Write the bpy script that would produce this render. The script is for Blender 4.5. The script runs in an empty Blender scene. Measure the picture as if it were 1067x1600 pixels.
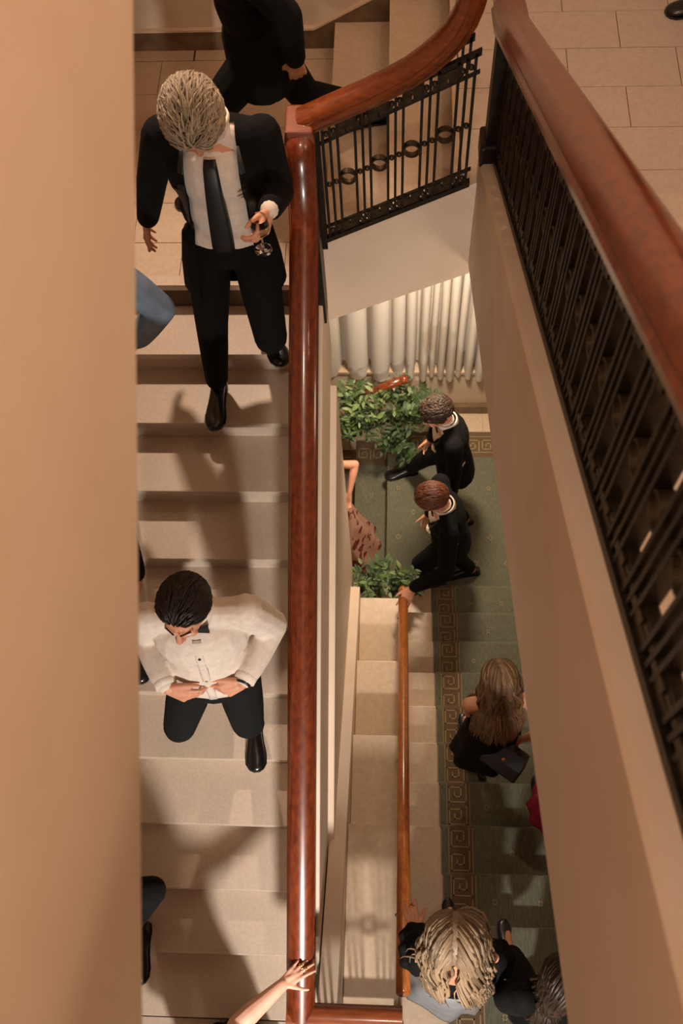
import bpy, bmesh, math, random
import numpy as np
from mathutils import Vector, Matrix

random.seed(7)
R = math.radians
ZO = 7.627                      # the lower landing is z = 0; the lens hangs 7.627 m above it, leaning into the stairwell
scene = bpy.context.scene
C = scene.collection

# ------------------------------------------------------------------ camera
FPX = 1539.9
pitch, roll, yaw = R(63.6524), R(-5.708), R(-6.9783)
_f = Vector((math.sin(yaw)*math.cos(pitch), math.cos(yaw)*math.cos(pitch), -math.sin(pitch)))
_r = _f.cross(Vector((0, 0, 1))).normalized(); _u = _r.cross(_f)
CR = math.cos(roll)*_r + math.sin(roll)*_u
CU = -math.sin(roll)*_r + math.cos(roll)*_u
CF = _f
CAM = Vector((0, 0, ZO))
cd = bpy.data.cameras.new('camera'); cam = bpy.data.objects.new('camera', cd); C.objects.link(cam)
cam.matrix_world = Matrix(((CR.x, CU.x, -CF.x, CAM.x), (CR.y, CU.y, -CF.y, CAM.y), (CR.z, CU.z, -CF.z, CAM.z), (0, 0, 0, 1)))
cd.sensor_fit = 'VERTICAL'; cd.sensor_height = 36.0; cd.sensor_width = 24.0; cd.lens = FPX/1600*36
cd.clip_start = 0.05
cd.dof.use_dof = True; cd.dof.focus_distance = 4.4; cd.dof.aperture_fstop = 4.0
scene.camera = cam

def ray(x, y): return (x-533.5)/FPX*CR - (y-800)/FPX*CU + CF
def onz(x, y, z):               # the point a pixel looks at on the level z
    v = ray(x, y); return CAM + v*((z-ZO)/v.z)
def onx(x, y, X):
    v = ray(x, y); return CAM + v*(X/v.x)
def ony(x, y, Y):
    v = ray(x, y); return CAM + v*(Y/v.y)

# ------------------------------------------------------------------ light
scene.view_settings.view_transform = 'Standard'; scene.view_settings.look = 'None'
scene.view_settings.gamma = 1.0; scene.view_settings.use_curve_mapping = False
scene.view_settings.exposure = 0.0
w = bpy.data.worlds.new('world'); scene.world = w; w.use_nodes = True
w.node_tree.nodes['Background'].inputs[0].default_value = (1.0, .78, .62, 1)
w.node_tree.nodes['Background'].inputs[1].default_value = .05

def lamp(name, kind, loc, energy, color, size=.1, target=None, spot=None, blend=.4):
    d = bpy.data.lights.new(name, kind); d.energy = energy; d.color = color
    if kind == 'AREA': d.shape = 'DISK'; d.size = size; d.spread = R(150 if 'lower' in name else 105)
    else: d.shadow_soft_size = size
    if kind == 'SPOT': d.spot_size = R(spot); d.spot_blend = blend
    o = bpy.data.objects.new(name, d); C.objects.link(o); o.location = loc
    if target is not None:
        o.rotation_euler = (Vector(target)-Vector(loc)).to_track_quat('-Z', 'Y').to_euler()
    return o
WARM = (1.0, .75, .57)
lamp('lamp_landing_upper', 'SPOT', (-1.1, 4.1, ZO-.75), 300, WARM, .07, (-.78, 2.70, 3.55), 46, .7)
lamp('lamp_stairhead', 'POINT', (-.06, -.15, ZO+2.3), 180, (1.0, .80, .64), .11)
lamp('lamp_stringer_fill', 'POINT', (2.1, .6, ZO+.5), 45, (1.0, .76, .58), .12)  # added fill from the right to brighten the upper-left stringer; no real fitting
lamp('lamp_right_landing', 'POINT', (1.2, 3.3, ZO+.45), 58, (1.0, .72, .5), .2)
lamp('lamp_half_landing', 'AREA', (.02, -1.95, ZO-3.1), 46, (1.0, .92, .83), .2, (-.5, 1.0, ZO-5.0))
lamp('lamp_lower_landing', 'AREA', (.25, 4.15, ZO-4.75), 54, (1.0, .8, .58), .35, (.25, 3.9, 0))
lamp('lamp_lower_flight', 'POINT', (.8, 2.5, ZO-3.9), 8, (1.0, .76, .5), .15)

# ------------------------------------------------------------------ helpers
def srgb(r, g, b):
    f = lambda c: (c/255/12.92) if c/255 <= .04045 else ((c/255+.055)/1.055)**2.4
    return (f(r), f(g), f(b), 1)

def mat(name, col, rough=.6, col2=None, scale=20, detail=4, bump=0, bscale=None, metal=0, spec=.5, stretch=None, coat=0, sheen=0, attr=None, sss=0, contrast=(.35, .65)):
    m = bpy.data.materials.new(name); m.use_nodes = True
    nt = m.node_tree; b = nt.nodes['Principled BSDF']
    b.inputs['Base Color'].default_value = col; b.inputs['Roughness'].default_value = rough
    b.inputs['Metallic'].default_value = metal; b.inputs['Specular IOR Level'].default_value = spec
    if coat: b.inputs['Coat Weight'].default_value = coat; b.inputs['Coat Roughness'].default_value = .12
    if sheen: b.inputs['Sheen Weight'].default_value = sheen; b.inputs['Sheen Roughness'].default_value = .5
    if sss:
        b.inputs['Subsurface Weight'].default_value = sss; b.inputs['Subsurface Radius'].default_value = (.012, .005, .003); b.inputs['Subsurface Scale'].default_value = 1
    if col2 or bump:
        tc = nt.nodes.new('ShaderNodeTexCoord'); mp = nt.nodes.new('ShaderNodeMapping')
        nt.links.new(tc.outputs['Object'], mp.inputs[0])
        if stretch: mp.inputs['Scale'].default_value = stretch
        n = nt.nodes.new('ShaderNodeTexNoise'); n.inputs['Scale'].default_value = scale; n.inputs['Detail'].default_value = detail
        nt.links.new(mp.outputs[0], n.inputs['Vector'])
        if col2:
            cr = nt.nodes.new('ShaderNodeValToRGB'); cr.color_ramp.elements[0].color = col; cr.color_ramp.elements[1].color = col2
            cr.color_ramp.elements[0].position, cr.color_ramp.elements[1].position = contrast
            nt.links.new(n.outputs['Fac'], cr.inputs[0]); nt.links.new(cr.outputs[0], b.inputs['Base Color'])
        if bump:
            n2 = nt.nodes.new('ShaderNodeTexNoise'); n2.inputs['Scale'].default_value = bscale or scale; n2.inputs['Detail'].default_value = 5
            nt.links.new(mp.outputs[0], n2.inputs['Vector'])
            bp = nt.nodes.new('ShaderNodeBump'); bp.inputs['Strength'].default_value = bump; bp.inputs['Distance'].default_value = .01
            nt.links.new(n2.outputs['Fac'], bp.inputs['Height']); nt.links.new(bp.outputs[0], b.inputs['Normal'])
    if attr:
        a = nt.nodes.new('ShaderNodeAttribute'); a.attribute_name = attr
        nt.links.new(a.outputs['Color'], b.inputs['Base Color'])
    return m

PLASTER = mat('plaster', srgb(222, 204, 184), .75, srgb(214, 194, 172), 3, bump=.06, bscale=60)
PLASTER2 = mat('stringer_plaster', srgb(222, 202, 182), .55, srgb(216, 194, 172), 4, bump=.05, bscale=50)
MARBLE = mat('marble', srgb(208, 190, 172), .38, srgb(200, 181, 162), 60, 8, bump=.03, bscale=90)
MARBLE2 = mat('marble_tile', srgb(206, 190, 177), .42, srgb(198, 181, 167), 40, 8, bump=.03, bscale=90)
MARBLE3 = mat('marble_warm', srgb(204, 182, 158), .4, srgb(194, 171, 146), 40, 8)
BLOCK = mat('marble_block', srgb(210, 188, 162), .33, srgb(200, 176, 150), 30, 8)
GROUT = mat('grout', srgb(96, 76, 60), .9)
WOOD = mat('mahogany', srgb(122, 54, 24), .28, srgb(84, 31, 12), 9, 6, stretch=(6, 1, 6), coat=.5, contrast=(.3, .7))
WOODX = mat('mahogany_cross', srgb(134, 66, 31), .28, srgb(98, 42, 18), 9, 6, stretch=(1, 6, 6), coat=.5, contrast=(.3, .7))
OAK = mat('honey_wood', srgb(176, 104, 44), .3, srgb(150, 80, 30), 8, 5, stretch=(6, 1, 6), coat=.4)
IRON = mat('wrought_iron', srgb(34, 30, 24), .45, srgb(52, 44, 32), 30, metal=.6, bump=.1, bscale=120)
IRON2 = mat('bronze_fret', srgb(56, 46, 32), .45, srgb(74, 60, 40), 40, metal=.7)
CARPET = mat('green_carpet', srgb(108, 108, 90), .95, srgb(88, 88, 72), 160, 3, stretch=(1, .15, .15), sheen=.2)
CARPETB = mat('brown_carpet_band', srgb(108, 86, 62), .95, srgb(94, 73, 52), 120, 3, sheen=.2)
WEAVE = mat('carpet_motif', srgb(160, 140, 106), .95, srgb(146, 127, 94), 150)
DARKGAP = mat('dark_gap', srgb(30, 24, 18), .9)

def obj(name, verts, faces, m, parent=None, smooth=False, bevel=0, kind=None):
    me = bpy.data.meshes.new(name); me.from_pydata([tuple(v) for v in verts], [], faces)
    bm = bmesh.new(); bm.from_mesh(me); bmesh.ops.recalc_face_normals(bm, faces=bm.faces)
    if bevel: bmesh.ops.bevel(bm, geom=list(bm.edges), offset=bevel, segments=2, affect='EDGES', profile=.6)
    bm.to_mesh(me); bm.free()
    me.materials.append(m)
    if smooth: me.shade_smooth()
    if smooth == 'angle': me.set_sharp_from_angle(angle=R(38))
    o = bpy.data.objects.new(name, me); C.objects.link(o)
    if parent: o.parent = parent
    if kind: o['kind'] = kind
    return o
def share(o, name, parent, loc=None, rot=None):        # a copy that shares mesh data
    c = bpy.data.objects.new(name, o.data); C.objects.link(c); c.parent = parent
    if loc is not None: c.location = loc
    if rot is not None: c.rotation_euler = rot
    return c
def tag(o, label, cat, group=None, kind=None):
    o['label'] = label; o['category'] = cat
    if group: o['group'] = group
    if kind: o['kind'] = kind
    return o
def empty(name, loc=(0, 0, 0)):
    o = bpy.data.objects.new(name, None); C.objects.link(o); o.location = loc; o.empty_display_size = .1; return o

class MB:
    def __init__(s): s.v = []; s.f = []
    def add(s, v, f):
        n = len(s.v); s.v += [Vector(p) for p in v]; s.f += [tuple(i+n for i in q) for q in f]; return s
    def box(s, x0, x1, y0, y1, z0, z1):
        return s.add([(x, y, z) for z in (z0, z1) for y in (y0, y1) for x in (x0, x1)],
                     [(0, 2, 3, 1), (4, 5, 7, 6), (0, 1, 5, 4), (2, 6, 7, 3), (0, 4, 6, 2), (1, 3, 7, 5)])
    def prism(s, poly, axis, a, b):                     # a 2D outline pushed along an axis
        n = len(poly)
        def P(q, t): return {'x': (t, q[0], q[1]), 'y': (q[0], t, q[1]), 'z': (q[0], q[1], t)}[axis]
        return s.add([P(q, a) for q in poly]+[P(q, b) for q in poly],
                     [tuple(range(n))[::-1], tuple(range(n, 2*n))]+[(i, (i+1) % n, n+(i+1) % n, n+i) for i in range(n)])
    def tube(s, pts, rad, n=8, flat=1.0, up=None):
        pts = [Vector(p) for p in pts]; m = len(pts); v = []; f = []
        if not hasattr(rad, '__len__'): rad = [rad]*m
        ref = Vector(up) if up is not None else None
        for i, p in enumerate(pts):
            t = (pts[min(i+1, m-1)]-pts[max(i-1, 0)]).normalized()
            a = ref if ref is not None else (Vector((0, 0, 1)) if abs(t.z) < .9 else Vector((1, 0, 0)))
            sd = t.cross(a).normalized(); nn = sd.cross(t).normalized()
            ref = nn if up is None else ref
            for k in range(n):
                c = 2*math.pi*k/n; v.append(p+sd*(math.cos(c)*rad[i])+nn*(math.sin(c)*rad[i]*flat))
        for i in range(m-1):
            for k in range(n): f.append((i*n+k, i*n+(k+1) % n, (i+1)*n+(k+1) % n, (i+1)*n+k))
        f.append(tuple(range(n))[::-1]); f.append(tuple(range((m-1)*n, m*n)))
        return s.add(v, f)
    def ball(s, c, r, nu=10, nv=6):
        c = Vector(c); rr = r if hasattr(r, '__len__') else (r, r, r); v = [c+Vector((0, 0, rr[2]))]; f = []
        for j in range(1, nv):
            t = math.pi*j/nv
            for i in range(nu):
                a = 2*math.pi*i/nu; v.append(c+Vector((rr[0]*math.sin(t)*math.cos(a), rr[1]*math.sin(t)*math.sin(a), rr[2]*math.cos(t))))
        v.append(c-Vector((0, 0, rr[2]))); L = len(v)-1
        for i in range(nu):
            f.append((0, 1+i, 1+(i+1) % nu)); f.append((L, L-nu+(i+1) % nu, L-nu+i))
            for j in range(nv-2): f.append((1+j*nu+i, 1+(j+1)*nu+i, 1+(j+1)*nu+(i+1) % nu, 1+j*nu+(i+1) % nu))
        return s.add(v, f)
    def lathe(s, prof, c, n=24):
        c = Vector(c); v = []; f = []; m = len(prof)
        for r, z in prof:
            for k in range(n): a = 2*math.pi*k/n; v.append(c+Vector((r*math.cos(a), r*math.sin(a), z)))
        for i in range(m-1):
            for k in range(n): f.append((i*n+k, i*n+(k+1) % n, (i+1)*n+(k+1) % n, (i+1)*n+k))
        return s.add(v, f)
    def sweep(s, pts, prof, side, cap=True):            # profile (across, above) along a path; side gives 'across'
        pts = [Vector(p) for p in pts]; m = len(pts); n = len(prof); v = []; f = []
        for i, p in enumerate(pts):
            t = (pts[min(i+1, m-1)]-pts[max(i-1, 0)]).normalized()
            sd = Vector(side[i] if isinstance(side, list) else side)
            sd = (sd-t*sd.dot(t)).normalized(); nn = sd.cross(t).normalized()
            if nn.z < -1e-6: nn = -nn
            for a, h in prof: v.append(p+sd*a+nn*h)
        for i in range(m-1):
            for k in range(n): f.append((i*n+k, i*n+(k+1) % n, (i+1)*n+(k+1) % n, (i+1)*n+k))
        if cap: f.append(tuple(range(n))[::-1]); f.append(tuple(range((m-1)*n, m*n)))
        return s.add(v, f)
    def build(s, name, m, parent=None, **k): return obj(name, s.v, s.f, m, parent, **k)
# ================================================================== structure
RUN = .2936; RISE = .1650; RISEL = 2.0/12
L1 = 3.814; L2 = 4.309; L0 = 1.814
YB = 4.80                                   # the far wall
Y0 = 3.107                                  # the landing's edge, first nosing of the left flight
def nosL(y): return L1-(Y0-y)*RISEL/RUN     # nosing line of the left flight
def nosR(y): return L2+.165+(3.05-y)*RISE/RUN
def nosC(y): return .165+(3.011-y)*RISE/RUN

MB().box(-2.05, -1.95, -2.6, YB, -.9, 9.2).build('wall_left', PLASTER, kind='structure')
MB().box(2.3, 2.4, -2.6, YB, -.9, 11.5).build('wall_right', PLASTER, kind='structure')
MB().box(-2.05, 2.4, -2.7, -2.6, -.9, 11.5).build('wall_front', PLASTER, kind='structure')
wb = MB()
wb.box(-2.05, 2.4, YB, YB+.3, -.9, .585).box(-2.05, -.75, YB, YB+.3, .585, 3.2).box(1.5, 2.4, YB, YB+.3, .585, 3.2).box(-2.05, 2.4, YB, YB+.3, 3.0, 11.5)
wb.build('wall_back', PLASTER, kind='structure')
MB().box(-2.05, 2.4, -2.7, YB+.3, 11.5, 11.6).build('ceiling', PLASTER, kind='structure')

# upper-left landing: slab, tiles in a running bond, baseboard
def tiles(floor, x0, x1, y0, y1, z, xs0, rows, m, wlen=.519, gap=.0035):
    for j in range(rows):
        ya, yb = y0-(j+1)*.2635, y0-j*.2635
        ya2 = max(ya, y1)
        off = 0 if j % 2 == 0 else wlen/2
        x = xs0+off-4*wlen
        while x < x1:
            a, b = max(x, x0), min(x+wlen, x1)
            if b-a > .03 and yb-ya2 > .03:
                dz = random.uniform(-.0008, .0006)
                MB().box(a+gap/2, b-gap/2, ya2+gap/2, yb-gap/2, z-.02, z+dz).build('tile', m, floor)
            x += wlen
f1 = MB().box(-1.95, -.36, Y0+.004, YB, L1-.30, L1-.006).build('floor', GROUT, kind='structure')
tiles(f1, -1.95, -.36, 4.695, Y0+.01, L1, -1.333, 7, MARBLE3)
for i in range(4):
    MB().box(-1.95+i*.4+.002, -1.95+(i+1)*.4-.01, 4.699, YB-.012, L1-.02, L1).build('tile', MARBLE3, f1)
BASEB = mat('dark_marble_base', srgb(122, 100, 74), .4, srgb(96, 76, 54), 12, 8)
bb = MB().prism([(-1.95, L1-.02), (-.47, L1-.02), (-.47, L1+.12), (-1.95, L1+.12)], 'y', YB-.02, YB+.001)
bb.build('baseboard_back', BASEB, kind='structure')
MB().prism([(-1.95, L1+.12), (-.47, L1+.12), (-.47, L1+.132), (-1.95, L1+.132)], 'y', YB-.026, YB+.001).build('trim_1', PLASTER2, kind='structure')
MB().prism([(-.47, L1+.12), (.62, L1+.12+1.09*.55), (.62, L1+.132+1.09*.55), (-.47, L1+.132)], 'y', YB-.026, YB+.001).build('trim_2', PLASTER2, kind='structure')
MB().prism([(-.36, L1), (.62, L1+.53), (.62, L1+.12+1.09*.55), (-.47, L1+.12), (-.47, L1-.02)], 'y', YB-.02, YB+.001).build('baseboard_rake', BASEB, kind='structure')

# upper-right landing
f2 = MB().box(.47, 2.3, 3.06, YB, L2-.28, L2-.006).box(.35, .47, 3.235, YB, L2-.28, L2-.006).build('floor.001', GROUT, kind='structure')
tiles(f2, .47, 2.3, 4.66, 3.07, L2, .802, 7, MARBLE2); tiles(f2, .27, .47, 4.66, 3.235, L2, .802, 7, MARBLE2)
for i in range(5):
    MB().box(.26+i*.42, .26+(i+1)*.42-.004, 4.664, YB, L2-.02, L2).build('tile', MARBLE2, f2)

def step_slab(x0, x1, yf, yb, z, rise, m, parent, dirn=-1, nose=.028, thick=.04):
    """one stone step: a slab with a nosing over a set-back riser; dirn = which way (in y) the front looks"""
    b = MB()
    b.box(x0, x1, min(yf, yb-dirn*.03), max(yf, yb-dirn*.03), z-thick, z)
    yr = yf-dirn*nose
    b.box(x0, x1, min(yr, yb), max(yr, yb), z-rise-.02, z-thick)
    return b.build('step', m, parent, bevel=.004)

# the left flight
sl = tag(empty('staircase', (-1.1, Y0, L1)), 'pale stone flight of wide steps coming down on the left', 'staircase')
def under(o, root):                          # parent keeping world place
    o.parent = root; o.matrix_parent_inverse = Matrix.Translation(-Vector(root.location)); return o
for j in range(0, 12):
    yf = Y0-RUN*j; yb = yf+RUN if j else yf+.03
    o = step_slab(-1.95, -.45, yf, yb, L1-RISEL*j, RISEL, MARBLE, None); under(o, sl)
XS = -.352
ys = (Y0+.06, -.12)
st = MB().prism([(ys[0], nosL(ys[0])+.13), (ys[0], nosL(ys[0])-.62), (ys[1], nosL(ys[1])-.62), (ys[1], nosL(ys[1])+.13)], 'x', -.46, XS)
under(st.build('stringer', PLASTER2, bevel=.008), sl)
so = MB().prism([(Y0, nosL(Y0)-.30), (-.1, nosL(-.1)-.30), (-.1, nosL(-.1)-.40), (Y0, nosL(Y0)-.40)], 'x', -1.95, -.46)
under(so.build('soffit', PLASTER), sl)
# landing at the foot of the left flight
f3 = MB().box(-1.95, 2.3, -2.6, -.125, L0-.28, L0-.006).build('floor.002', GROUT, kind='structure')
for i in range(8):
    for j in range(3):
        MB().box(-1.95+i*.53+.002, -1.95+(i+1)*.53-.002, -.13-(j+1)*.53+.002, -.13-j*.53-.002, L0-.02, L0).build('tile', MARBLE, f3)

# short flight between the two upper landings
ss = tag(empty('staircase', (-.2, 4, L1)), 'three short stone steps rising to the right behind the ringed railing', 'staircase')
for j, x in enumerate((-.352, -.052, .250)):
    z = L1+.165*(j+1)
    b = MB().box(x, x+.33 if j < 2 else x+.03, 3.16, YB-.021, z-.04, z).box(x+.02, x+.33 if j < 2 else .27, 3.16, YB-.021, z-.2, z-.04)
    under(b.build('step', MARBLE3, bevel=.004), ss)
YR = 3.15
def zr(x): return L1+.055+.25+(x+.31)*.55-.02      # bottom of the ringed railing
b = MB().prism([(-.352, zr(-.352)), (.345, zr(.345)), (.345, ZO-3.76), (-.352, ZO-4.13)], 'y', 3.13, 3.23)
under(b.build('stringer', PLASTER2, bevel=.006), ss)
b = MB().prism([(-.352, ZO-4.13), (.345, ZO-3.76), (.345, ZO-3.68), (-.352, ZO-4.05)], 'y', 3.2, YB)
under(b.build('soffit', PLASTER), ss)

# the right flight, rising towards the lens
sr = tag(empty('staircase', (1, 3.0, L2)), 'stone flight climbing on the right with a deep plaster side', 'staircase')
for i in range(1, 15):
    yf = 3.05-RUN*(i-1)
    b = MB().box(.46, 1.95, yf-RUN-.03, yf, L2+.165*i-.04, L2+.165*i).box(.46, 1.95, yf-RUN, yf-.028, L2+.165*(i-1)-.02, L2+.165*i-.04)
    under(b.build('step', MARBLE2, bevel=.004), sr)
XR = .335
def rtop(y): return ZO-2.777+(2.675-y)*.567
def rlow(y): return ZO-3.592+(2.944-y)*.5
ya, yb_ = 3.16, -1.3
prof = []
b = MB()
sec = lambda y: [(XR, y, rlow(y)), (XR, y, rtop(y)-.30), (XR+.0004, y, rtop(y)-.26), (XR+.0004, y, rtop(y)-.02), (XR+.012, y, rtop(y)-.004), (.46, y, rtop(y)), (.46, y, rlow(y)-.0)]
n = 7; v = []
yy = [3.17, 3.05, 2, 1, 0, -1.3]
for y in yy: v += sec(y)
fs = []
for i in range(len(yy)-1):
    for k in range(n): fs.append((i*n+k, i*n+(k+1) % n, (i+1)*n+(k+1) % n, (i+1)*n+k))
fs += [tuple(range(n)), tuple(range((len(yy)-1)*n, len(yy)*n))]
under(obj('stringer', v, fs, PLASTER2), sr)
b = MB().prism([(3.06, rlow(3.06)+.18), (-1.3, rlow(-1.3)+.3), (-1.3, rlow(-1.3)+.2), (3.06, rlow(3.06)+.08)], 'x', .46, 2.3)
under(b.build('soffit', PLASTER), sr)

# the next flight up, above the left one: only its side and underside come into view
su = tag(empty('staircase', (-1.1, 1.5, ZO)), 'blurred plaster side of the next flight up at the left edge', 'staircase')
def ulow(y): return ZO-1.25+(y-.42)*.585
b = MB().prism([(3.1, ulow(3.1)), (3.1, ulow(3.1)+1.0), (-1.2, ulow(-1.2)+1.0), (-1.2, ulow(-1.2))], 'x', -.46, -.34)
under(b.build('stringer', PLASTER2, bevel=.006), su)
b = MB().prism([(3.1, ulow(3.1)+.25), (3.1, ulow(3.1)+.33), (-1.2, ulow(-1.2)+.33), (-1.2, ulow(-1.2)+.25)], 'x', -1.95, -.46)
under(b.build('soffit', PLASTER), su)
for i in range(14):
    y = 3.05-RUN*i
    under(MB().box(-1.95, -.46, y-RUN, y, ulow(y)+.36, ulow(y)+.52).build('step', MARBLE), su)

# the lower hall: landing floor, carpeted flight, stepped stone parapet
MB().box(-.064, 2.3, 2.7, YB, -.25, -.012).build('floor.003', MARBLE3, kind='structure')
sc = tag(empty('staircase', (.9, 3.0, 0)), 'lower flight with stone border and green runner at right', 'staircase')
for k in range(0, 11):
    yf = 3.011-RUN*k; z = .165*(k+1)
    a = yf-RUN if k < 10 else yf-.2
    b = MB().box(.05, .30, a-.02, yf, z-.035, z).box(.05, .30, a, yf-.02, -.1 if k < 2 else z-.5, z-.035)
    under(b.build('border_block', MARBLE3, bevel=.004), sc)
    b = MB().box(.302, 1.95, a-.02, yf-.012, z-.3, z-.012)
    under(b.build('step', MARBLE3), sc)
for i in range(4):                            # stepped parapet, two steps to a block
    yf = 2.66-.59*i; z = ZO-6.85+.3317*i
    y1 = yf-.59 if i < 3 else -.12
    b = MB().box(-.25, .05, y1-.015, yf, z-.05, z).box(-.25, .05, y1, yf-.015, -.1, z-.05)
    under(b.build('parapet_block', BLOCK, bevel=.005), sc)
b = MB().prism([(2.72, -.1), (2.72, ZO-6.78), (-.12, ZO-6.78+2.84*.562), (-.12, -.1)], 'x', -.345, -.252)
under(b.build('side_string', PLASTER2, bevel=.006), sc)
# spine wall under the left flight
b = MB().prism([(2.95, -.5), (2.95, nosL(2.95)-.55), (-.1, nosL(-.1)-.55), (-.1, -.5)], 'x', -.45, -.318)
b.build('wall_spine', PLASTER2, kind='structure', bevel=.006)

# steps going down to the left from the lower landing
sd = tag(empty('staircase', (-.5, 3.8, -.3)), 'carpeted steps going down to the left behind the spine wall', 'staircase')
for i in range(5):
    x1 = -.064-.287*i
    b = MB().box(x1-.287, x1, 2.97, YB, -.165*(i+1)-.2, -.165*(i+1)-.012)
    under(b.build('step', MARBLE3), sd)
# ================================================================== railings
def rail_panel(root, o, D, slope, length, height, first=.02, d=1.0):
    """wrought-iron panel: triple bars, rings in the wide bays, beads between close bars, staggered fret plates along both edges"""
    o = Vector(o); D = Vector(D); N = Vector((-D.y, D.x, 0))
    def P(s, h): return o+D*s+Vector((0, 0, slope*s+h))
    def slanted(name, s0, s1, h0, h1, t, m):
        b = MB(); a, c = N*t*d, N*-t*d
        v = [P(s0, h0)+a, P(s1, h0)+a, P(s1, h1)+a, P(s0, h1)+a, P(s0, h0)+c, P(s1, h0)+c, P(s1, h1)+c, P(s0, h1)+c]
        b.add(v, [(0, 1, 2, 3), (7, 6, 5, 4), (0, 4, 5, 1), (1, 5, 6, 2), (2, 6, 7, 3), (3, 7, 4, 0)])
        return b.build(name, m, root)
    H = height
    slanted('bottom_rail', 0, length, 0, .028, .013, IRON)
    slanted('lower_rail', 0, length, .085, .098, .006, IRON)
    slanted('upper_rail', 0, length, H-.105, H-.092, .006, IRON)
    slanted('top_rail', 0, length, H-.022, H, .010, IRON)
    bar0 = ring0 = bead0 = plate0 = None
    ang = math.atan2(D.y, D.x)
    def bar(s):
        nonlocal bar0
        if s < 0 or s > length: return
        if bar0 is None:
            bar0 = MB().box(-.0055, .0055, -.010*d, .009*d, .01, H-.005).build('bar', IRON, root); bar0.location = P(s, 0); bar0.rotation_euler.z = ang
        else: share(bar0, 'bar', root, P(s, 0), (0, 0, ang))
    def bead(s, h):
        nonlocal bead0
        if s < 0 or s > length: return
        if bead0 is None:
            bead0 = MB().ball((0, 0, 0), (.0135, .011, .0135), 8, 5).build('bead', IRON2, root, smooth=True); bead0.location = P(s, h); bead0.rotation_euler.z = ang
        else: share(bead0, 'bead', root, P(s, h), (0, 0, ang))
    def ring(s):
        nonlocal ring0
        if s < .03 or s > length-.03: return
        if ring0 is None:
            b = MB(); n = 20; v = []; f = []
            for k in range(n):
                a = 2*math.pi*k/n
                for r, y in ((.0355, -.014), (.0355, .014), (.0290, .014), (.0290, -.014)): v.append((r*math.cos(a), y, r*math.sin(a)))
            for k in range(n):
                for q in range(4): f.append((k*4+q, k*4+(q+1) % 4, ((k+1) % n)*4+(q+1) % 4, ((k+1) % n)*4+q))
            ring0 = b.add(v, f).build('ring', IRON2, root, smooth=False); ring0.location = P(s, H*.5); ring0.rotation_euler.z = ang
        else: share(ring0, 'ring', root, P(s, H*.5), (0, 0, ang))
    def plate(s0, s1, h0, h1, t):
        if s0 < 0 or s1 > length: return
        slanted('fret_plate', s0, s1, h0, h1, t, IRON2)
    s = first
    while s < length:
        for q in (0, .0305, .061): bar(s+q)
        for q in (.01525, .04575):
            for h in (.058, H*.5, H-.062): bead(s+q, h+slope*0)
        ring(s+.061+.03625)
        a = s+.061
        plate(a+.004, a+.068, H-.062, H-.030, .008); plate(a-.022, a+.033, H-.093, H-.060, .0095); plate(a+.037, a+.092, H-.090, H-.062, .007)
        plate(a+.004, a+.068, .030, .062, .008); plate(a-.022, a+.033, .060, .088, .0095); plate(a+.037, a+.092, .058, .086, .007)
        s += .1335

RAILP = [(-.060, -.028), (-.062, -.012), (-.054, -.004), (-.056, .004), (-.048, .020), (-.030, .031), (0, .035), (.030, .031), (.048, .020), (.056, .004), (.054, -.004), (.062, -.012), (.060, -.028), (.046, -.040), (.040, -.058), (-.040, -.058), (-.046, -.040)]
XL = -.395
# railing on the left flight
rl = tag(empty('stair_railing', (XL, 1.5, nosL(1.5))), 'straight glossy mahogany rail over the left flight, turning square at its foot', 'railing')
def ltop(y): return ZO-3.185-(2.9-y)*.562
pts = [(XL, 3.185, ZO-2.86), (XL, 3.09, ZO-2.865), (XL, 3.045, ZO-2.885), (XL, 3.018, ZO-2.93), (XL, 3.002, ZO-2.99), (XL, 2.982, ZO-3.05), (XL, 2.95, ZO-3.115), (XL, 2.9, ltop(2.9))]
pts += [(XL, y, ltop(y)) for y in (2.4, 1.9, 1.4, .9, .5, .2, .0)] + [(XL, -.150, ltop(-.150)+.008)]
under(MB().sweep(pts, RAILP, (1, 0, 0)).build('handrail', WOOD, smooth='angle'), rl)
zb = ltop(-.092)-.002
under(MB().sweep([(XL-.06, -.092, zb), (-.2, -.092, zb), (.055, -.092, zb)], RAILP, (0, 1, 0)).build('handrail', WOODX, smooth='angle'), rl)
# corner cap
c = MB(); zc0 = ZO-2.825
v = [(XL-.064, 3.05, zc0-.06), (XL+.064, 3.05, zc0-.06), (XL+.064, 3.215, zc0-.05), (XL-.064, 3.215, zc0-.05),
     (XL-.055, 3.062, zc0), (XL+.055, 3.062, zc0), (XL+.055, 3.205, zc0+.012), (XL-.055, 3.205, zc0+.012)]
under(c.add(v, [(0, 3, 2, 1), (4, 5, 6, 7), (0, 1, 5, 4), (1, 2, 6, 5), (2, 3, 7, 6), (3, 0, 4, 7)]).build('corner_cap', WOODX, bevel=.008), rl)
pr = empty('panel', (0, 0, 0))
bpy.data.objects.remove(pr)
rl_off = Vector(rl.location)
class Root:  # panels are laid out in world space under a root moved to the base
    pass
def panel_under(root, o, *a, **k):
    rail_panel(root, Vector(o)-Vector(root.location), *a, **k)
panel_under(rl, (XL+.012, 2.93, nosL(2.93)+.14), (0, -1, 0), -.5674, 3.0, ltop(1.5)-.06-nosL(1.5)-.14)
under(MB().box(XL-.02, XL+.055, 2.95, 3.06, L1-.1, ZO-3.20).build('newel_post', IRON, bevel=.004), rl)
panel_under(rl, (XL+.05, -.092, L0+.10), (1, 0, 0), 0, .40, zb-.06-L0-.10)
under(MB().box(.02, .06, -.14, -.09, L0, zb-.05).build('newel_post', IRON, bevel=.003), rl)

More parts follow.
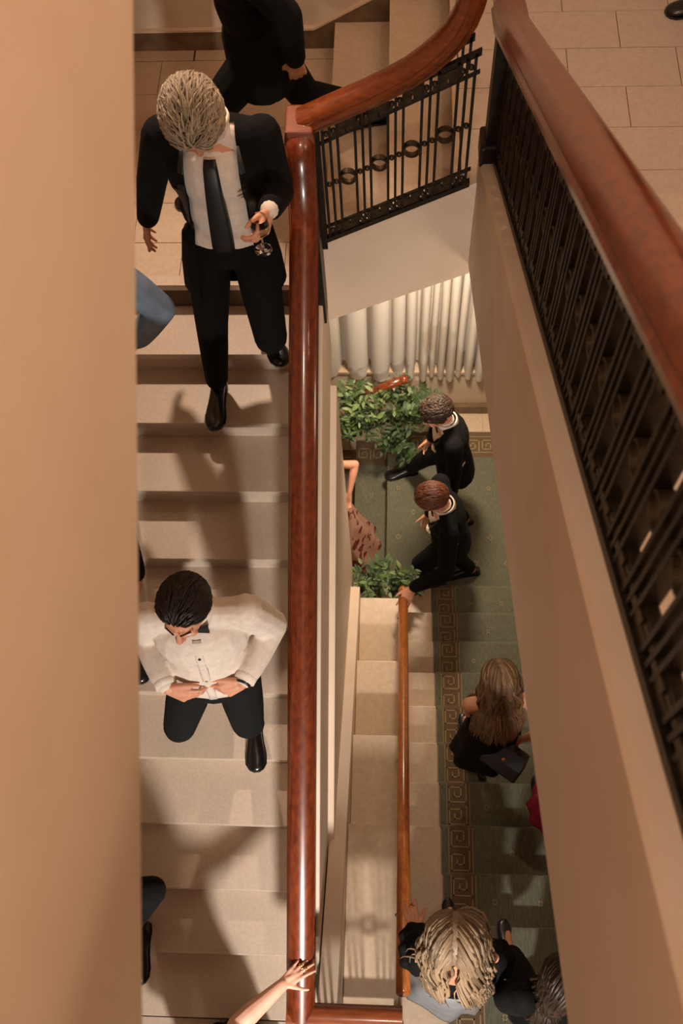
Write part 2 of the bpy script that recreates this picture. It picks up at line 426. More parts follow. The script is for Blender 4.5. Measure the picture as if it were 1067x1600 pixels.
# ringed railing along the short flight
rs = tag(empty('stair_railing', (0, YR, L1)), 'short black iron railing with four rings under a mahogany rail sweeping upward', 'railing')
sp = [(469, 186), (505, 170), (540, 155), (575, 140), (607, 124), (637, 108), (665, 88), (688, 68), (708, 45), (722, 22), (731, 0), (738, -25)]
pts = [ony(x, y, YR) for x, y in sp]
under(MB().sweep(pts, RAILP, (0, -1, 0)).build('handrail', WOODX, smooth='angle'), rs)
hgt = (ZO-2.79-.062)-zr(-.31)
panel_under(rs, (-.335, YR-.012, zr(-.335)), (1, 0, 0), .55, .64, hgt, first=.026)
under(MB().box(-.352, -.322, YR-.03, YR+.015, zr(-.34)-.03, ZO-2.87).build('newel_post', IRON, bevel=.003), rs)
for xx in (.235, .262):
    p = MB().box(xx-.005, xx+.005, YR-.02, YR-.003, zr(xx)+hgt-.05, ZO-2.42 if xx < .25 else ZO-2.33).build('bar', IRON); under(p, rs)
b = MB().prism([(.17, zr(.17)+hgt+.055), (.275, zr(.275)+hgt+.055), (.275, zr(.275)+hgt+.08), (.17, zr(.17)+hgt+.08)], 'y', YR-.02, YR-.004)
under(b.build('upper_rail', IRON), rs)

# railing of the right flight
XQ = .405
rr = tag(empty('stair_railing', (XQ, 1.5, nosR(1.5))), 'wide orange-brown rail over dense dark ironwork climbing towards the lens', 'railing')
def qtop(y): return ZO-1.20+(1.0-y)*.567
RAILW = [(a*1.08, h*1.15) for a, h in RAILP]
pts = [(XQ, 3.30, qtop(3.2)-.01)]+[(XQ, y, qtop(y)) for y in (3.15, 2.6, 2.0, 1.4, .8, .2, -.5, -1.0)]
under(MB().sweep(pts, RAILW, (1, 0, 0)).build('handrail', WOOD, smooth='angle'), rr)
panel_under(rr, (XQ, 3.06, rtop(3.06)+.004), (0, -1, 0), .567, 3.9, qtop(1)-.065-rtop(1), d=1.7)
under(MB().box(.35, .44, 3.08, 3.17, rtop(3.1)-.02, qtop(3.1)-.04).build('newel_post', IRON, bevel=.005), rr)
under(MB().box(.33, .43, 3.06, 3.19, rtop(3.1)-.01, rtop(3.1)+.10).build('newel_base', IRON, bevel=.012), rr)

# round wooden handrail of the lower flight
hl = tag(empty('handrail', (.066, 1.5, nosC(1.5))), 'round honey-coloured wooden handrail beside the green stair runner', 'handrail')
def htop(y): return nosC(y)+.585
a, bq = 2.62, .02
under(MB().tube([(.066, a-.0, htop(a)), (.066, 1.8, htop(1.8)), (.064, 1., htop(1.)), (.062, bq, htop(bq))], .034, 14).build('pole', OAK, smooth=True), hl)
e = MB().ball((.066, a+.03, htop(a)-.015), (.036, .036, .036), 14, 10)
under(e.build('end_knob', OAK, smooth=True), hl)
for y in (2.5, 1.32, .4):
    under(MB().tube([(.062, y, htop(y)-.02), (.062, y, htop(y)-.10), (.03, y, htop(y)-.30)], .010, 8).build('bracket', IRON2, smooth=True), hl)
# ================================================================== carpets, window, curtain, plants
def strips(mb, P, w, lines):
    """thin raised yarn lines: each polyline in (u, v) mapped by P(u, v) -> (point, normal)"""
    for pl in lines:
        for (u0, v0), (u1, v1) in zip(pl[:-1], pl[1:]):
            du, dv = u1-u0, v1-v0; L = math.hypot(du, dv)
            if L < 1e-6: continue
            ex, ey = du/L*w/2, dv/L*w/2
            q = [(u0-ex-ey, v0-ey+ex), (u1+ex-ey, v1+ey+ex), (u1+ex+ey, v1+ey-ex), (u0-ex+ey, v0-ey-ex)]
            top = [P(a, b, .0016) for a, b in q]
            mb.add(top, [(0, 1, 2, 3)])
def key(u0, v0, s):
    """one meander of a Greek key, s tall and wide"""
    k = s
    return [[(u0+.92*k, v0+.0*k), (u0+.92*k, v0+.86*k), (u0+.08*k, v0+.86*k), (u0+.08*k, v0+.14*k), (u0+.66*k, v0+.14*k), (u0+.66*k, v0+.6*k), (u0+.34*k, v0+.6*k), (u0+.34*k, v0+.38*k)]]
def diamond(u, v, s): return [[(u-s, v), (u, v+s*1.2), (u+s, v), (u, v-s*1.2), (u-s, v)]]

KX0, KX1 = .355, .485
# runner on the flight: follows every tread and riser
run = tag(empty('stair_carpet', (.9, 3.0, 0)), 'green carpet runner with a Greek key border on the lower flight', 'carpet')
rn = MB(); kn = MB(); dn = MB(); bd = MB()
x0, x1 = .305, 1.90
for k in range(0, 11):
    yf = 3.011-RUN*k+.004; z = .165*(k+1); yb = yf-RUN if k < 10 else yf-.2
    r = .016
    prof = [(yf+.006, z-.165), (yf+.006, z-r), (yf, z-.004), (yf-r, z), (yb+.006, z)]
    for xa, xb, B in ((x0, KX0-.012, rn), (KX0-.012, KX1+.012, bd), (KX1+.012, x1, rn)):
        v = [(xa, y, zz) for y, zz in prof]+[(xb, y, zz) for y, zz in prof]; n = len(prof)
        B.add(v, [(i, i+1, n+i+1, n+i) for i in range(n-1)])
    PT = lambda u, v, h, yf=yf, z=z: (u, yf-.012-v, z+h)
    PR = lambda u, v, h, yf=yf, z=z: (u, yf+.006+h, z-.012-v)
    L = RUN-.02
    s = L/2
    for q in (0, 1):
        strips(kn, PT, .0075, [[(a, b) for a, b in pl] for pl in key(KX0, q*s, s*.93)])
    strips(kn, PT, .006, [[(KX0-.006, 0), (KX0-.006, L)], [(KX1+.008, 0), (KX1+.008, L)]])
    strips(kn, PR, .0075, key(KX0, .01, .13))
    strips(dn, PT, .006, diamond(.60+(k % 2)*.13, .14, .016)+diamond(.86+(k % 2)*.13, .14, .016)+diamond(1.12+(k % 2)*.13, .14, .016))
under(rn.build('runner', CARPET), run); under(bd.build('border_band', CARPETB), run)
under(kn.build('greek_key', WEAVE, kind='stuff'), run); under(dn.build('diamond_motifs', WEAVE, kind='stuff'), run)

# carpet of the lower landing and of the first steps down to the left
lc = tag(empty('landing_carpet', (.9, 3.8, 0)), 'green landing carpet with key band along the curtain wall', 'carpet')
m1 = MB(); m2 = MB(); kn = MB(); dn = MB()
def slab(x0, x1, y0, y1, z): m1.box(x0, x1, y0, y1, z-.012, z)
slab(-.066, 1.95, 2.99, 4.30, 0); m2.box(-.066, 1.95, 4.30, 4.555, -.012, .0)
P0 = lambda u, v, h: (u, v, h)
for i in range(15):
    strips(kn, P0, .0085, key(-.05+i*.135, 4.365, .125))
strips(kn, P0, .006, [[(-.06, 4.35), (1.9, 4.35)], [(-.06, 4.51), (1.9, 4.51)]])
for i in range(7):
    for j in range(6):
        strips(dn, P0, .0065, diamond(.03+i*.26+(j % 2)*.13, 3.05+j*.235, .020))
for i in range(4):
    xa = -.064-.287*(i+1); xb = xa+.287; z = -.165*(i+1)
    m1.box(xa-.004, xb-.002, 2.99, 4.30, z-.012, z); m2.box(xa-.004, xb-.002, 4.30, 4.555, z-.012, z)
    m1.box(xb-.004, xb+.002, 2.99, 4.30, z, z+.155); m2.box(xb-.004, xb+.002, 4.30, 4.555, z, z+.155)
    P1 = lambda u, v, h, z=z: (u, v, z+h)
    for q in (0, 1): strips(kn, P1, .0085, key(xa+.012+q*.135, 4.365, .125))
    for j in range(3): strips(dn, P1, .0065, diamond(xa+.14, 3.2+j*.40+(i % 2)*.2, .02))
under(m1.build('pile', CARPET), lc); under(m2.build('border_band', CARPETB), lc)
under(kn.build('greek_key', WEAVE, kind='stuff'), lc); under(dn.build('diamond_motifs', WEAVE, kind='stuff'), lc)
# stone margin between carpet and wall, and the low base under the window
for i in range(5):
    a = -.06+i*.42
    MB().box(a+.002, a+.418, 4.56, YB-.02, -.02, .0).build('tile', MARBLE3, bpy.data.objects['floor.003'])
MB().box(-.45, 2.3, YB-.05, YB+.01, .0, .11).build('baseboard_back', BASEB, kind='structure')

# window with its sill and the sheer curtain
wn = MB().box(-.75, 1.5, YB+.24, YB+.30, .585, 3.0)
GLASSD = mat('night_window', srgb(26, 28, 30), .08)
wn.build('window_1', GLASSD, kind='structure')
for i in range(5):
    MB().box(-.75+i*.56-.02, -.75+i*.56+.02, YB+.2, YB+.25, .585, 3.0).build('window_frame', PLASTER2, bpy.data.objects['window_1'])
for i in range(6):
    MB().box(-.75+i*.40+.002, -.75+(i+1)*.40-.002, YB-.015, YB+.24, .57, .60).build('sill_tile', MARBLE3, bpy.data.objects['window_1'])
SHEER = mat('sheer_white', srgb(232, 224, 214), .8, srgb(224, 214, 202), 200, bump=.05, bscale=300)
nt = SHEER.node_tree; pb = nt.nodes['Principled BSDF']; tr = nt.nodes.new('ShaderNodeBsdfTranslucent'); tr.inputs[0].default_value = srgb(228, 218, 206)
mx = nt.nodes.new('ShaderNodeMixShader'); mx.inputs[0].default_value = .3
nt.links.new(pb.outputs[0], mx.inputs[1]); nt.links.new(tr.outputs[0], mx.inputs[2]); nt.links.new(mx.outputs[0], nt.nodes['Material Output'].inputs[0])
cu = tag(empty('curtain', (.2, YB, .6)), 'white sheer curtain hanging in deep rounded folds over the sill', 'curtain')
# folds: centre px along the hem -> x positions
edges = [(498, 531), (541, 575), (579, 609), (611, 632), (633, 649), (655, 669), (670, 681), (683, 696), (697, 712), (712, 724), (727, 741), (744, 760), (764, 782), (786, 804), (808, 828)]
fx = [(ony(a, 580, 4.70).x+ony(b, 580, 4.70).x)/2 for a, b in edges]; wd = [(ony(b, 580, 4.70).x-ony(a, 580, 4.70).x)/2 for a, b in edges]
v = []; f = []; pp = []
for q, (c_, w_) in enumerate(zip(fx, wd)):
    dp = -.095-.04*((q*7) % 3)/2
    for a in np.linspace(0, math.pi, 11): pp.append((c_-w_*math.cos(a), dp*math.sin(a)**.7 if 0 < a < 3.14 else 0.0, q))
    if q+1 < len(fx) and edges[q+1][0]-edges[q][1] > 3: pp.append(((c_+w_+fx[q+1]-wd[q+1])/2, .03, q))
zs = [.545, .56, .60, .8, 1.2, 1.8, 2.4, 3.0]
rng = random.Random(3)
for zi, z in enumerate(zs):
    t = (z-.545)/2.455
    for i, (x, y, q) in enumerate(pp):
        amp = 1-.62*t
        hem = .09*max(0, 1+y/.10) if zi < 2 else 0
        v.append((x+.014*math.sin(z*2.1+q*1.7)*t, YB+.06+y*amp, min(z+hem, .66) if zi < 2 else z+(.07 if zi == 2 else 0)))
n = len(pp)
for zi in range(len(zs)-1):
    for i in range(n-1): f.append((zi*n+i, zi*n+i+1, (zi+1)*n+i+1, (zi+1)*n+i))
co = obj('drape', v, f, SHEER, None, smooth=True); under(co, cu)
sm = co.modifiers.new('sub', 'SUBSURF'); sm.levels = sm.render_levels = 1
under(MB().tube([(-.7, YB+.05, 3.02), (1.45, YB+.05, 3.02)], .018, 10).build('curtain_rod', IRON2, smooth=True), cu)
# ================================================================== people
from mathutils.bvhtree import BVHTree
V = Vector
SKIN = mat('skin', srgb(214, 156, 126), .5, srgb(204, 142, 112), 12, sss=.12)
SKINP = mat('skin_pale', srgb(226, 176, 152), .5, srgb(216, 162, 138), 12, sss=.12)
SUIT = mat('black_wool', srgb(9, 9, 9), .9, srgb(12, 12, 11), 300, bump=.08, bscale=400, spec=.2)
SUIT2 = mat('charcoal_trouser', srgb(19, 21, 21), .9, srgb(24, 26, 25), 300, bump=.08, bscale=300, spec=.2)
SATIN = mat('black_satin', srgb(14, 14, 14), .45)
SHIRT = mat('white_shirt', srgb(226, 214, 202), .75, srgb(216, 202, 190), 40, bump=.35, bscale=16)
LEATHER = mat('black_leather', srgb(14, 13, 13), .28, coat=.3)
BLACKD = mat('black_dress', srgb(9, 9, 10), .85, srgb(13, 13, 14), 60, bump=.2, bscale=14, spec=.2)
BLUED = mat('blue_dress', srgb(126, 146, 170), .7, srgb(104, 122, 146), 10, bump=.4, bscale=9)
GREYSK = mat('grey_blue_skirt', srgb(158, 162, 168), .7, srgb(140, 145, 152), 10, bump=.3, bscale=10)
PINKD = mat('magenta_dress', srgb(190, 14, 92), .65, srgb(168, 8, 78), 12, bump=.3, bscale=14)
ROSED = mat('rose_brocade', srgb(190, 142, 122), .7, srgb(112, 40, 34), 13, 2, contrast=(.55, .6), bump=.2, bscale=20)
EYEM = mat('eye_white', srgb(225, 215, 205), .2)
GOLD = mat('gold', srgb(214, 170, 90), .25, metal=1)
HAIR = mat('hair', (1, 1, 1, 1), .5, attr='lock', spec=.4)
NAIL = mat('nail', srgb(226, 170, 150), .3)

def rotv(v, ax, deg): return Matrix.Rotation(R(deg), 3, ax) @ v
def cap(mb, p0, p1, r0, r1, n=12, flat=1.0, up=None):
    p0, p1 = V(p0), V(p1); d = (p1-p0)
    if d.length < 1e-5: d = V((0, 0, .001))
    d.normalize(); pts = []; rad = []
    for k in (90, 62, 32): a = R(k); pts.append(p0-d*r0*math.sin(a)); rad.append(max(r0*math.cos(a), r0*.05))
    pts += [p0, p1]; rad += [r0, r1]
    for k in (32, 62, 90): a = R(k); pts.append(p1+d*r1*math.sin(a)); rad.append(max(r1*math.cos(a), r1*.05))
    mb.tube(pts, rad, n, flat, up)
def chain(mb, pts, rad, **k):
    for i in range(len(pts)-1): cap(mb, pts[i], pts[i+1], rad[i], rad[i+1], **k)
def ell(mb, c, fr, r, nu=16, nv=10):
    t = MB(); t.ball((0, 0, 0), r, nu, nv); c = V(c)
    mb.add([c+fr[0]*p.x+fr[1]*p.y+fr[2]*p.z for p in t.v], t.f)
def fuse(mb, voxel, smooth=3, fac=.5):
    """one continuous skin over all the pieces"""
    me = bpy.data.meshes.new('tmp'); me.from_pydata([tuple(p) for p in mb.v], [], mb.f)
    bm = bmesh.new(); bm.from_mesh(me); bmesh.ops.recalc_face_normals(bm, faces=bm.faces); bm.to_mesh(me); bm.free()
    o = bpy.data.objects.new('tmp', me); C.objects.link(o)
    m = o.modifiers.new('r', 'REMESH'); m.mode = 'VOXEL'; m.voxel_size = voxel
    s = o.modifiers.new('s', 'SMOOTH'); s.factor = fac; s.iterations = smooth
    dg = bpy.context.evaluated_depsgraph_get(); out = bpy.data.meshes.new_from_object(o.evaluated_get(dg))
    bpy.data.objects.remove(o); bpy.data.meshes.remove(me)
    return out
def put(me, name, m, parent=None, smooth=True):
    me.name = name; me.materials.clear(); me.materials.append(m)
    if smooth: me.shade_smooth()
    o = bpy.data.objects.new(name, me); C.objects.link(o)
    if parent: under(o, parent)
    return o
def ik(a, b, l1, l2, pole):
    a, b = V(a), V(b); d = b-a; L = min(d.length, (l1+l2)*.999); dn = d.normalized()
    x = (l1*l1-l2*l2+L*L)/(2*L); h = math.sqrt(max(l1*l1-x*x, 0))
    p = V(pole); p = (p-dn*p.dot(dn)).normalized()
    return a+dn*x+p*h, a+dn*L
def hand(mb, wrist, fdir, pn, side, s=1.0, curl=(20, 25, 15), spread=.10, thumb=(.75, .6, .25), tcurl=10, curls=None, fat=1.0):
    fd = V(fdir).normalized(); pn = V(pn); pn = (pn-fd*pn.dot(fd)).normalized(); sd = fd.cross(pn)
    if sd.dot(V(side)) < 0: sd = -sd
    w = V(wrist); tips = []
    lat = (.032, .0105, -.011, -.031); adv = (.088, .092, .088, .078); seg = ((.042, .026, .02), (.047, .03, .021), (.043, .028, .02), (.033, .021, .018))
    rr = (.0088, .009, .0086, .0076)
    for i in range(4):
        cu = curls[i] if curls else curl
        k = w+(fd*adv[i]+sd*lat[i])*s
        cap(mb, w+sd*lat[i]*.55*s+fd*.012*s, k, .0145*s*fat, .0115*s*fat)
        sp = spread*(1.2, .35, -.4, -1.25)[i]; base = (fd+sd*sp).normalized(); ang = 0; p = k
        rad = [rr[i]*1.08*s*fat, rr[i]*s*fat, rr[i]*.92*s*fat, rr[i]*.76*s*fat]
        for q in range(3):
            ang += cu[q]; d = base*math.cos(R(ang))+pn*math.sin(R(ang))
            e = p+d*seg[i][q]*s; cap(mb, p, e, rad[q], rad[q+1], n=10); p = e
        tips.append((p, d))
    cap(mb, w+fd*.03*s-sd*.004*s, w+fd*.07*s+sd*.004*s, .021*s, .016*s)
    b = w+(fd*.022+sd*.022)*s; td = (sd*thumb[0]+fd*thumb[1]+pn*thumb[2]).normalized()
    e = b+td*.045*s; cap(mb, b, e, .0155*s*fat, .0118*s*fat); cap(mb, w+fd*.06*s+sd*.02*s, e-td*.012*s, .011*s, .010*s)
    ax = td.cross(fd); td2 = rotv(td, ax.normalized(), tcurl) if ax.length > .05 else td
    f = e+td2*.033*s; cap(mb, e, f, .0105*s*fat, .0095*s*fat); g = f+(td2*.9+fd*.3).normalized()*.024*s; cap(mb, f, g, .0094*s*fat, .0075*s*fat)
    tips.append((g, td2)); cap(mb, w-fd*.01*s, w+fd*.03*s, .022*s, .021*s, flat=.75, up=pn)
    return tips
def head(mb, c, fr, s=1.0):
    L = lambda x, y, z: c+(fr[0]*x+fr[1]*y+fr[2]*z)*s
    E_ = lambda p, r: ell(mb, L(*p), fr, tuple(q*s for q in r))
    E_((0, -.012, .028), (.076, .097, .088)); E_((0, .022, -.035), (.062, .078, .085)); E_((0, .056, -.094), (.034, .03, .026))
    for q in (1, -1):
        cap(mb, L(.052*q, .0, -.06), L(.022*q, .058, -.096), .022*s, .02*s)
        E_((.079*q, -.012, -.018), (.009, .021, .034)); E_((.036*q, .072, -.04), (.022, .02, .024))
        cap(mb, L(.012*q, .092, .018), L(.046*q, .074, .02), .0115*s, .010*s)
    cap(mb, L(0, .093, .008), L(0, .116, -.036), .0095*s, .0145*s)
    for q in (1, -1): ell(mb, L(.012*q, .104, -.042), fr, (.010*s, .012*s, .008*s))
    cap(mb, L(-.018, .088, -.070), L(.018, .088, -.070), .0085*s, .0085*s); cap(mb, L(-.015, .087, -.080), L(.015, .087, -.080), .009*s, .009*s)
def eyes(c, fr, s, root, haircol=None):
    L = lambda x, y, z: c+(fr[0]*x+fr[1]*y+fr[2]*z)*s
    for q in (1, -1):
        e = MB(); ell(e, L(.032*q, .083, -.004), fr, (.0135*s, .010*s, .008*s), 12, 8); under(e.build('eye', EYEM, smooth=True), root)
        if haircol:
            b = MB(); cap(b, L(.014*q, .103, .024), L(.048*q, .083, .030), .003*s, .0022*s, n=8); o = b.build('eyebrow', haircol, smooth=True); under(o, root)

def locks_object(locks, cols, root, name='hair', n=5, roots=1.0):
    """locks: (points, radii); each lock one tone of the head's hair"""
    mb = MB(); cl = []
    for (pts, rad), col in zip(locks, cols):
        k = len(mb.v); mb.tube(pts, rad, n, .6); m_ = len(pts)
        for q in range(m_):
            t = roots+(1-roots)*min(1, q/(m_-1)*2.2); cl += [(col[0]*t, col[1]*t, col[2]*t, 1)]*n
    me = bpy.data.meshes.new(name); me.from_pydata([tuple(p) for p in mb.v], [], mb.f)
    a = me.color_attributes.new('lock', 'FLOAT_COLOR', 'POINT')
    a.data.foreach_set('color', np.array(cl, dtype=np.float32).ravel())
    o = put(me, name, HAIR, root); return o
def capcol(me, col):
    a = me.color_attributes.new('lock', 'FLOAT_COLOR', 'POINT')
    a.data.foreach_set('color', np.tile(np.array(col, dtype=np.float32), len(me.vertices)))
def scalp(c, fr, s, x, y, z, lift=0):
    r = V((x*(.079+lift), y*(.100+lift), z*(.092+lift)))
    return c+(fr[0]*r.x+fr[1]*(r.y-.012)+fr[2]*(r.z+.028))*s
def fib(n):
    g = math.pi*(3-math.sqrt(5))
    for i in range(n):
        z = 1-2*(i+.5)/n; r = math.sqrt(1-z*z); yield V((r*math.cos(g*i), r*math.sin(g*i), z))
def hairline(d, front=.62, side=.02, back=-.62):
    y = d.y
    return side+(front-side)*max(y, 0)**1.1 if y > 0 else side+(back-side)*(-y)
def short_hair(c, fr, s, cols, root, n=420, length=.055, lift=.010, flow=(.35, -1, -.25), rad=.0065, wave=.3, seed=1, line=(.62, .02, -.62), rec=None):
    rg = random.Random(seed); locks = []; cc = []
    base = MB()                                        # the mass of hair under the locks
    for d in fib(260):
        if d.z > hairline(d, *line)+.10: base.ball(scalp(c, fr, s, d.x, d.y, d.z, -.004), .0165*s, 7, 5)
    me = fuse(base, .007, 2); 
    mid = cols[len(cols)//2]; capcol(me, mid)
    o1 = put(me, 'hair', HAIR, root)
    for d in fib(n*2):
        if d.z < hairline(d, *line)+.02*rg.random(): continue
        if rec and d.y > .1 and d.z > rec[0] and abs(d.x) > rec[1] and d.z < rec[2]: continue
        fl = V((flow[0]*(1 if d.x > -.15 else -1)*min(1, abs(d.x+.15)*2.2), flow[1], flow[2])); pts = []; p = d.copy(); rr = []
        wv = rg.uniform(-wave, wave); st = length/.09/4*rg.uniform(.75, 1.25)
        for k in range(5):
            t = k/4; pts.append(scalp(c, fr, s, p.x, p.y, p.z, .004+lift*math.sin(min(1, t*1.2)*math.pi*.6)*rg.uniform(.8, 1.2)))
            rr.append(rad*s*(1-.75*t**2)*(.7+.3*min(1, t*4)))
            g = fl-p*fl.dot(p); sw = p.cross(g)
            g = (g+sw*wv).normalized() if g.length > 1e-3 else V((0, -1, 0))
            p = (p+g*st).normalized()
        locks.append((pts, rr)); cc.append(cols[rg.randrange(len(cols))])
    o = locks_object(locks, cc, o1, 'locks')
    return o1
def long_hair(c, fr, s, cols, root, n=420, length=.42, rad=.0085, wave=.012, part=.0, seed=1, push=(), vol=.012, back=.5, down=V((0, 0, -1)), line=(.66, .0, -.7), streak=None, lat=.6, leave=-.1):
    rg = random.Random(seed); locks = []; cc = []
    base = MB()
    for d in fib(260):
        if d.z > hairline(d, *line)+.05: base.ball(scalp(c, fr, s, d.x, d.y, d.z, -.002), .0165*s, 7, 5)
    me = fuse(base, .008, 2); capcol(me, cols[len(cols)//2]); o1 = put(me, 'hair', HAIR, root)
    for d in fib(n*2):
        if d.z < hairline(d, *line): continue
        p = d.copy(); pts = []; x = None; L = length*rg.uniform(.82, 1.08); acc = 0; stp = .03*s
        sg = 1 if d.x > part else -1; vel = None; ph = rg.uniform(0, 6.28); k = 0; lf = vol*rg.uniform(.3, 1.2)
        while acc < L:
            if x is None and (p.z > leave or k < 2):
                q = scalp(c, fr, s, p.x, p.y, p.z, .004+lf*min(1, k*.35)); pts.append(q)
                fl = V((sg*lat, -back, -.55)); g = fl-p*fl.dot(p); g.normalize(); p2 = (p+g*stp/.09).normalized(); vel = None; p = p2
            else:
                if x is None: x = pts[-1].copy(); vel = (pts[-1]-pts[-2]).normalized()
                vel = (vel*.55+down*.45+V((rg.uniform(-1, 1), rg.uniform(-1, 1), 0))*.06).normalized()
                x = x+vel*stp
                for pc, pr in push:
                    dv = x-pc
                    if dv.length < pr: x = pc+dv.normalized()*pr
                y = x+(fr[0]*math.sin(ph+acc*26)+fr[1]*math.cos(ph+acc*22))*wave*min(1, acc*4); pts.append(y)
            acc += stp; k += 1
        if len(pts) < 3: continue
        m = len(pts); rr = [rad*s*(.75+.5*math.sin(math.pi*min(1, (i+1)/m*1.1)))*(1 if i < m-2 else .55 if i == m-2 else .2) for i in range(m)]
        locks.append((pts, rr)); w_ = (.5+.5*math.sin(d.x*9+seed)) if streak else rg.random()
        i_ = min(len(cols)-1, int(max(0, min(.999, w_*.6+rg.random()*.4))*len(cols))); cc.append(cols[i_])
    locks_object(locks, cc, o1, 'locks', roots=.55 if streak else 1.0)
    return o1
def shade_cols(base, amt, k=5):
    return [tuple(min(1, base[i]*(1+amt*(q/(k-1)*2-1))) for i in range(3))+(1,) for q in range(k)]

def shoe(ankle, toe_dir, floor_z, root, m=LEATHER, L=.29, w=.106, low=False, heel=0.0, lab=None):
    t = V(toe_dir); t.z = 0; t.normalize(); sd = V((-t.y, t.x, 0)); a = V((ankle.x, ankle.y, floor_z))
    sec = [(-.26, .30, .60), (-.22, .62, .82), (-.1, .74, .92), (.1, .70, .98), (.3, .78, .80), (.5, .98, .58), (.64, .96, .48), (.74, .66, .40), (.785, .25, .30)]
    hh = .085*(.62 if low else 1.0); v = []; f = []; n = 12
    for q, ww, h in sec:
        for k in range(n):
            an = 2*math.pi*k/n; cx, cz = math.cos(an), math.sin(an)
            lift = heel*max(0, 1-(q+.26)/.6)
            v.append(a+t*q*L+sd*cx*ww*w/2+V((0, 0, max(.002, hh*h*.5*(1+cz*(1 if cz > 0 else .98)))+lift)))
    for i in range(len(sec)-1):
        for k in range(n): f.append((i*n+k, i*n+(k+1) % n, (i+1)*n+(k+1) % n, (i+1)*n+k))
    f.append(tuple(range(n))[::-1]); f.append(tuple(range((len(sec)-1)*n, len(sec)*n)))
    o = obj('shoe', v, f, m, None, smooth=True); sb = o.modifiers.new('s', 'SUBSURF'); sb.levels = sb.render_levels = 1; under(o, root)
    so_ = MB(); pl = [(q, ww) for q, ww, h in sec]
    v = [a+t*q*L+sd*ww*w/2*1.05+V((0, 0, z)) for z in (0.0, .012) for q, ww in pl]+[a+t*q*L-sd*ww*w/2*1.05+V((0, 0, z)) for z in (0.0, .012) for q, ww in pl]
    m_ = len(pl); f = []
    for i in range(m_-1):
        f += [(i, i+1, m_+i+1, m_+i), (2*m_+i, 2*m_+i+1, 3*m_+i+1, 3*m_+i), (m_+i, m_+i+1, 3*m_+i+1, 3*m_+i), (i, i+1, 2*m_+i+1, 2*m_+i)]
    f += [(0, m_, 3*m_, 2*m_), (m_-1, 2*m_-1, 4*m_-1, 3*m_-1)]
    s2 = obj('sole', v, f, m, None); under(s2, o)
    return o

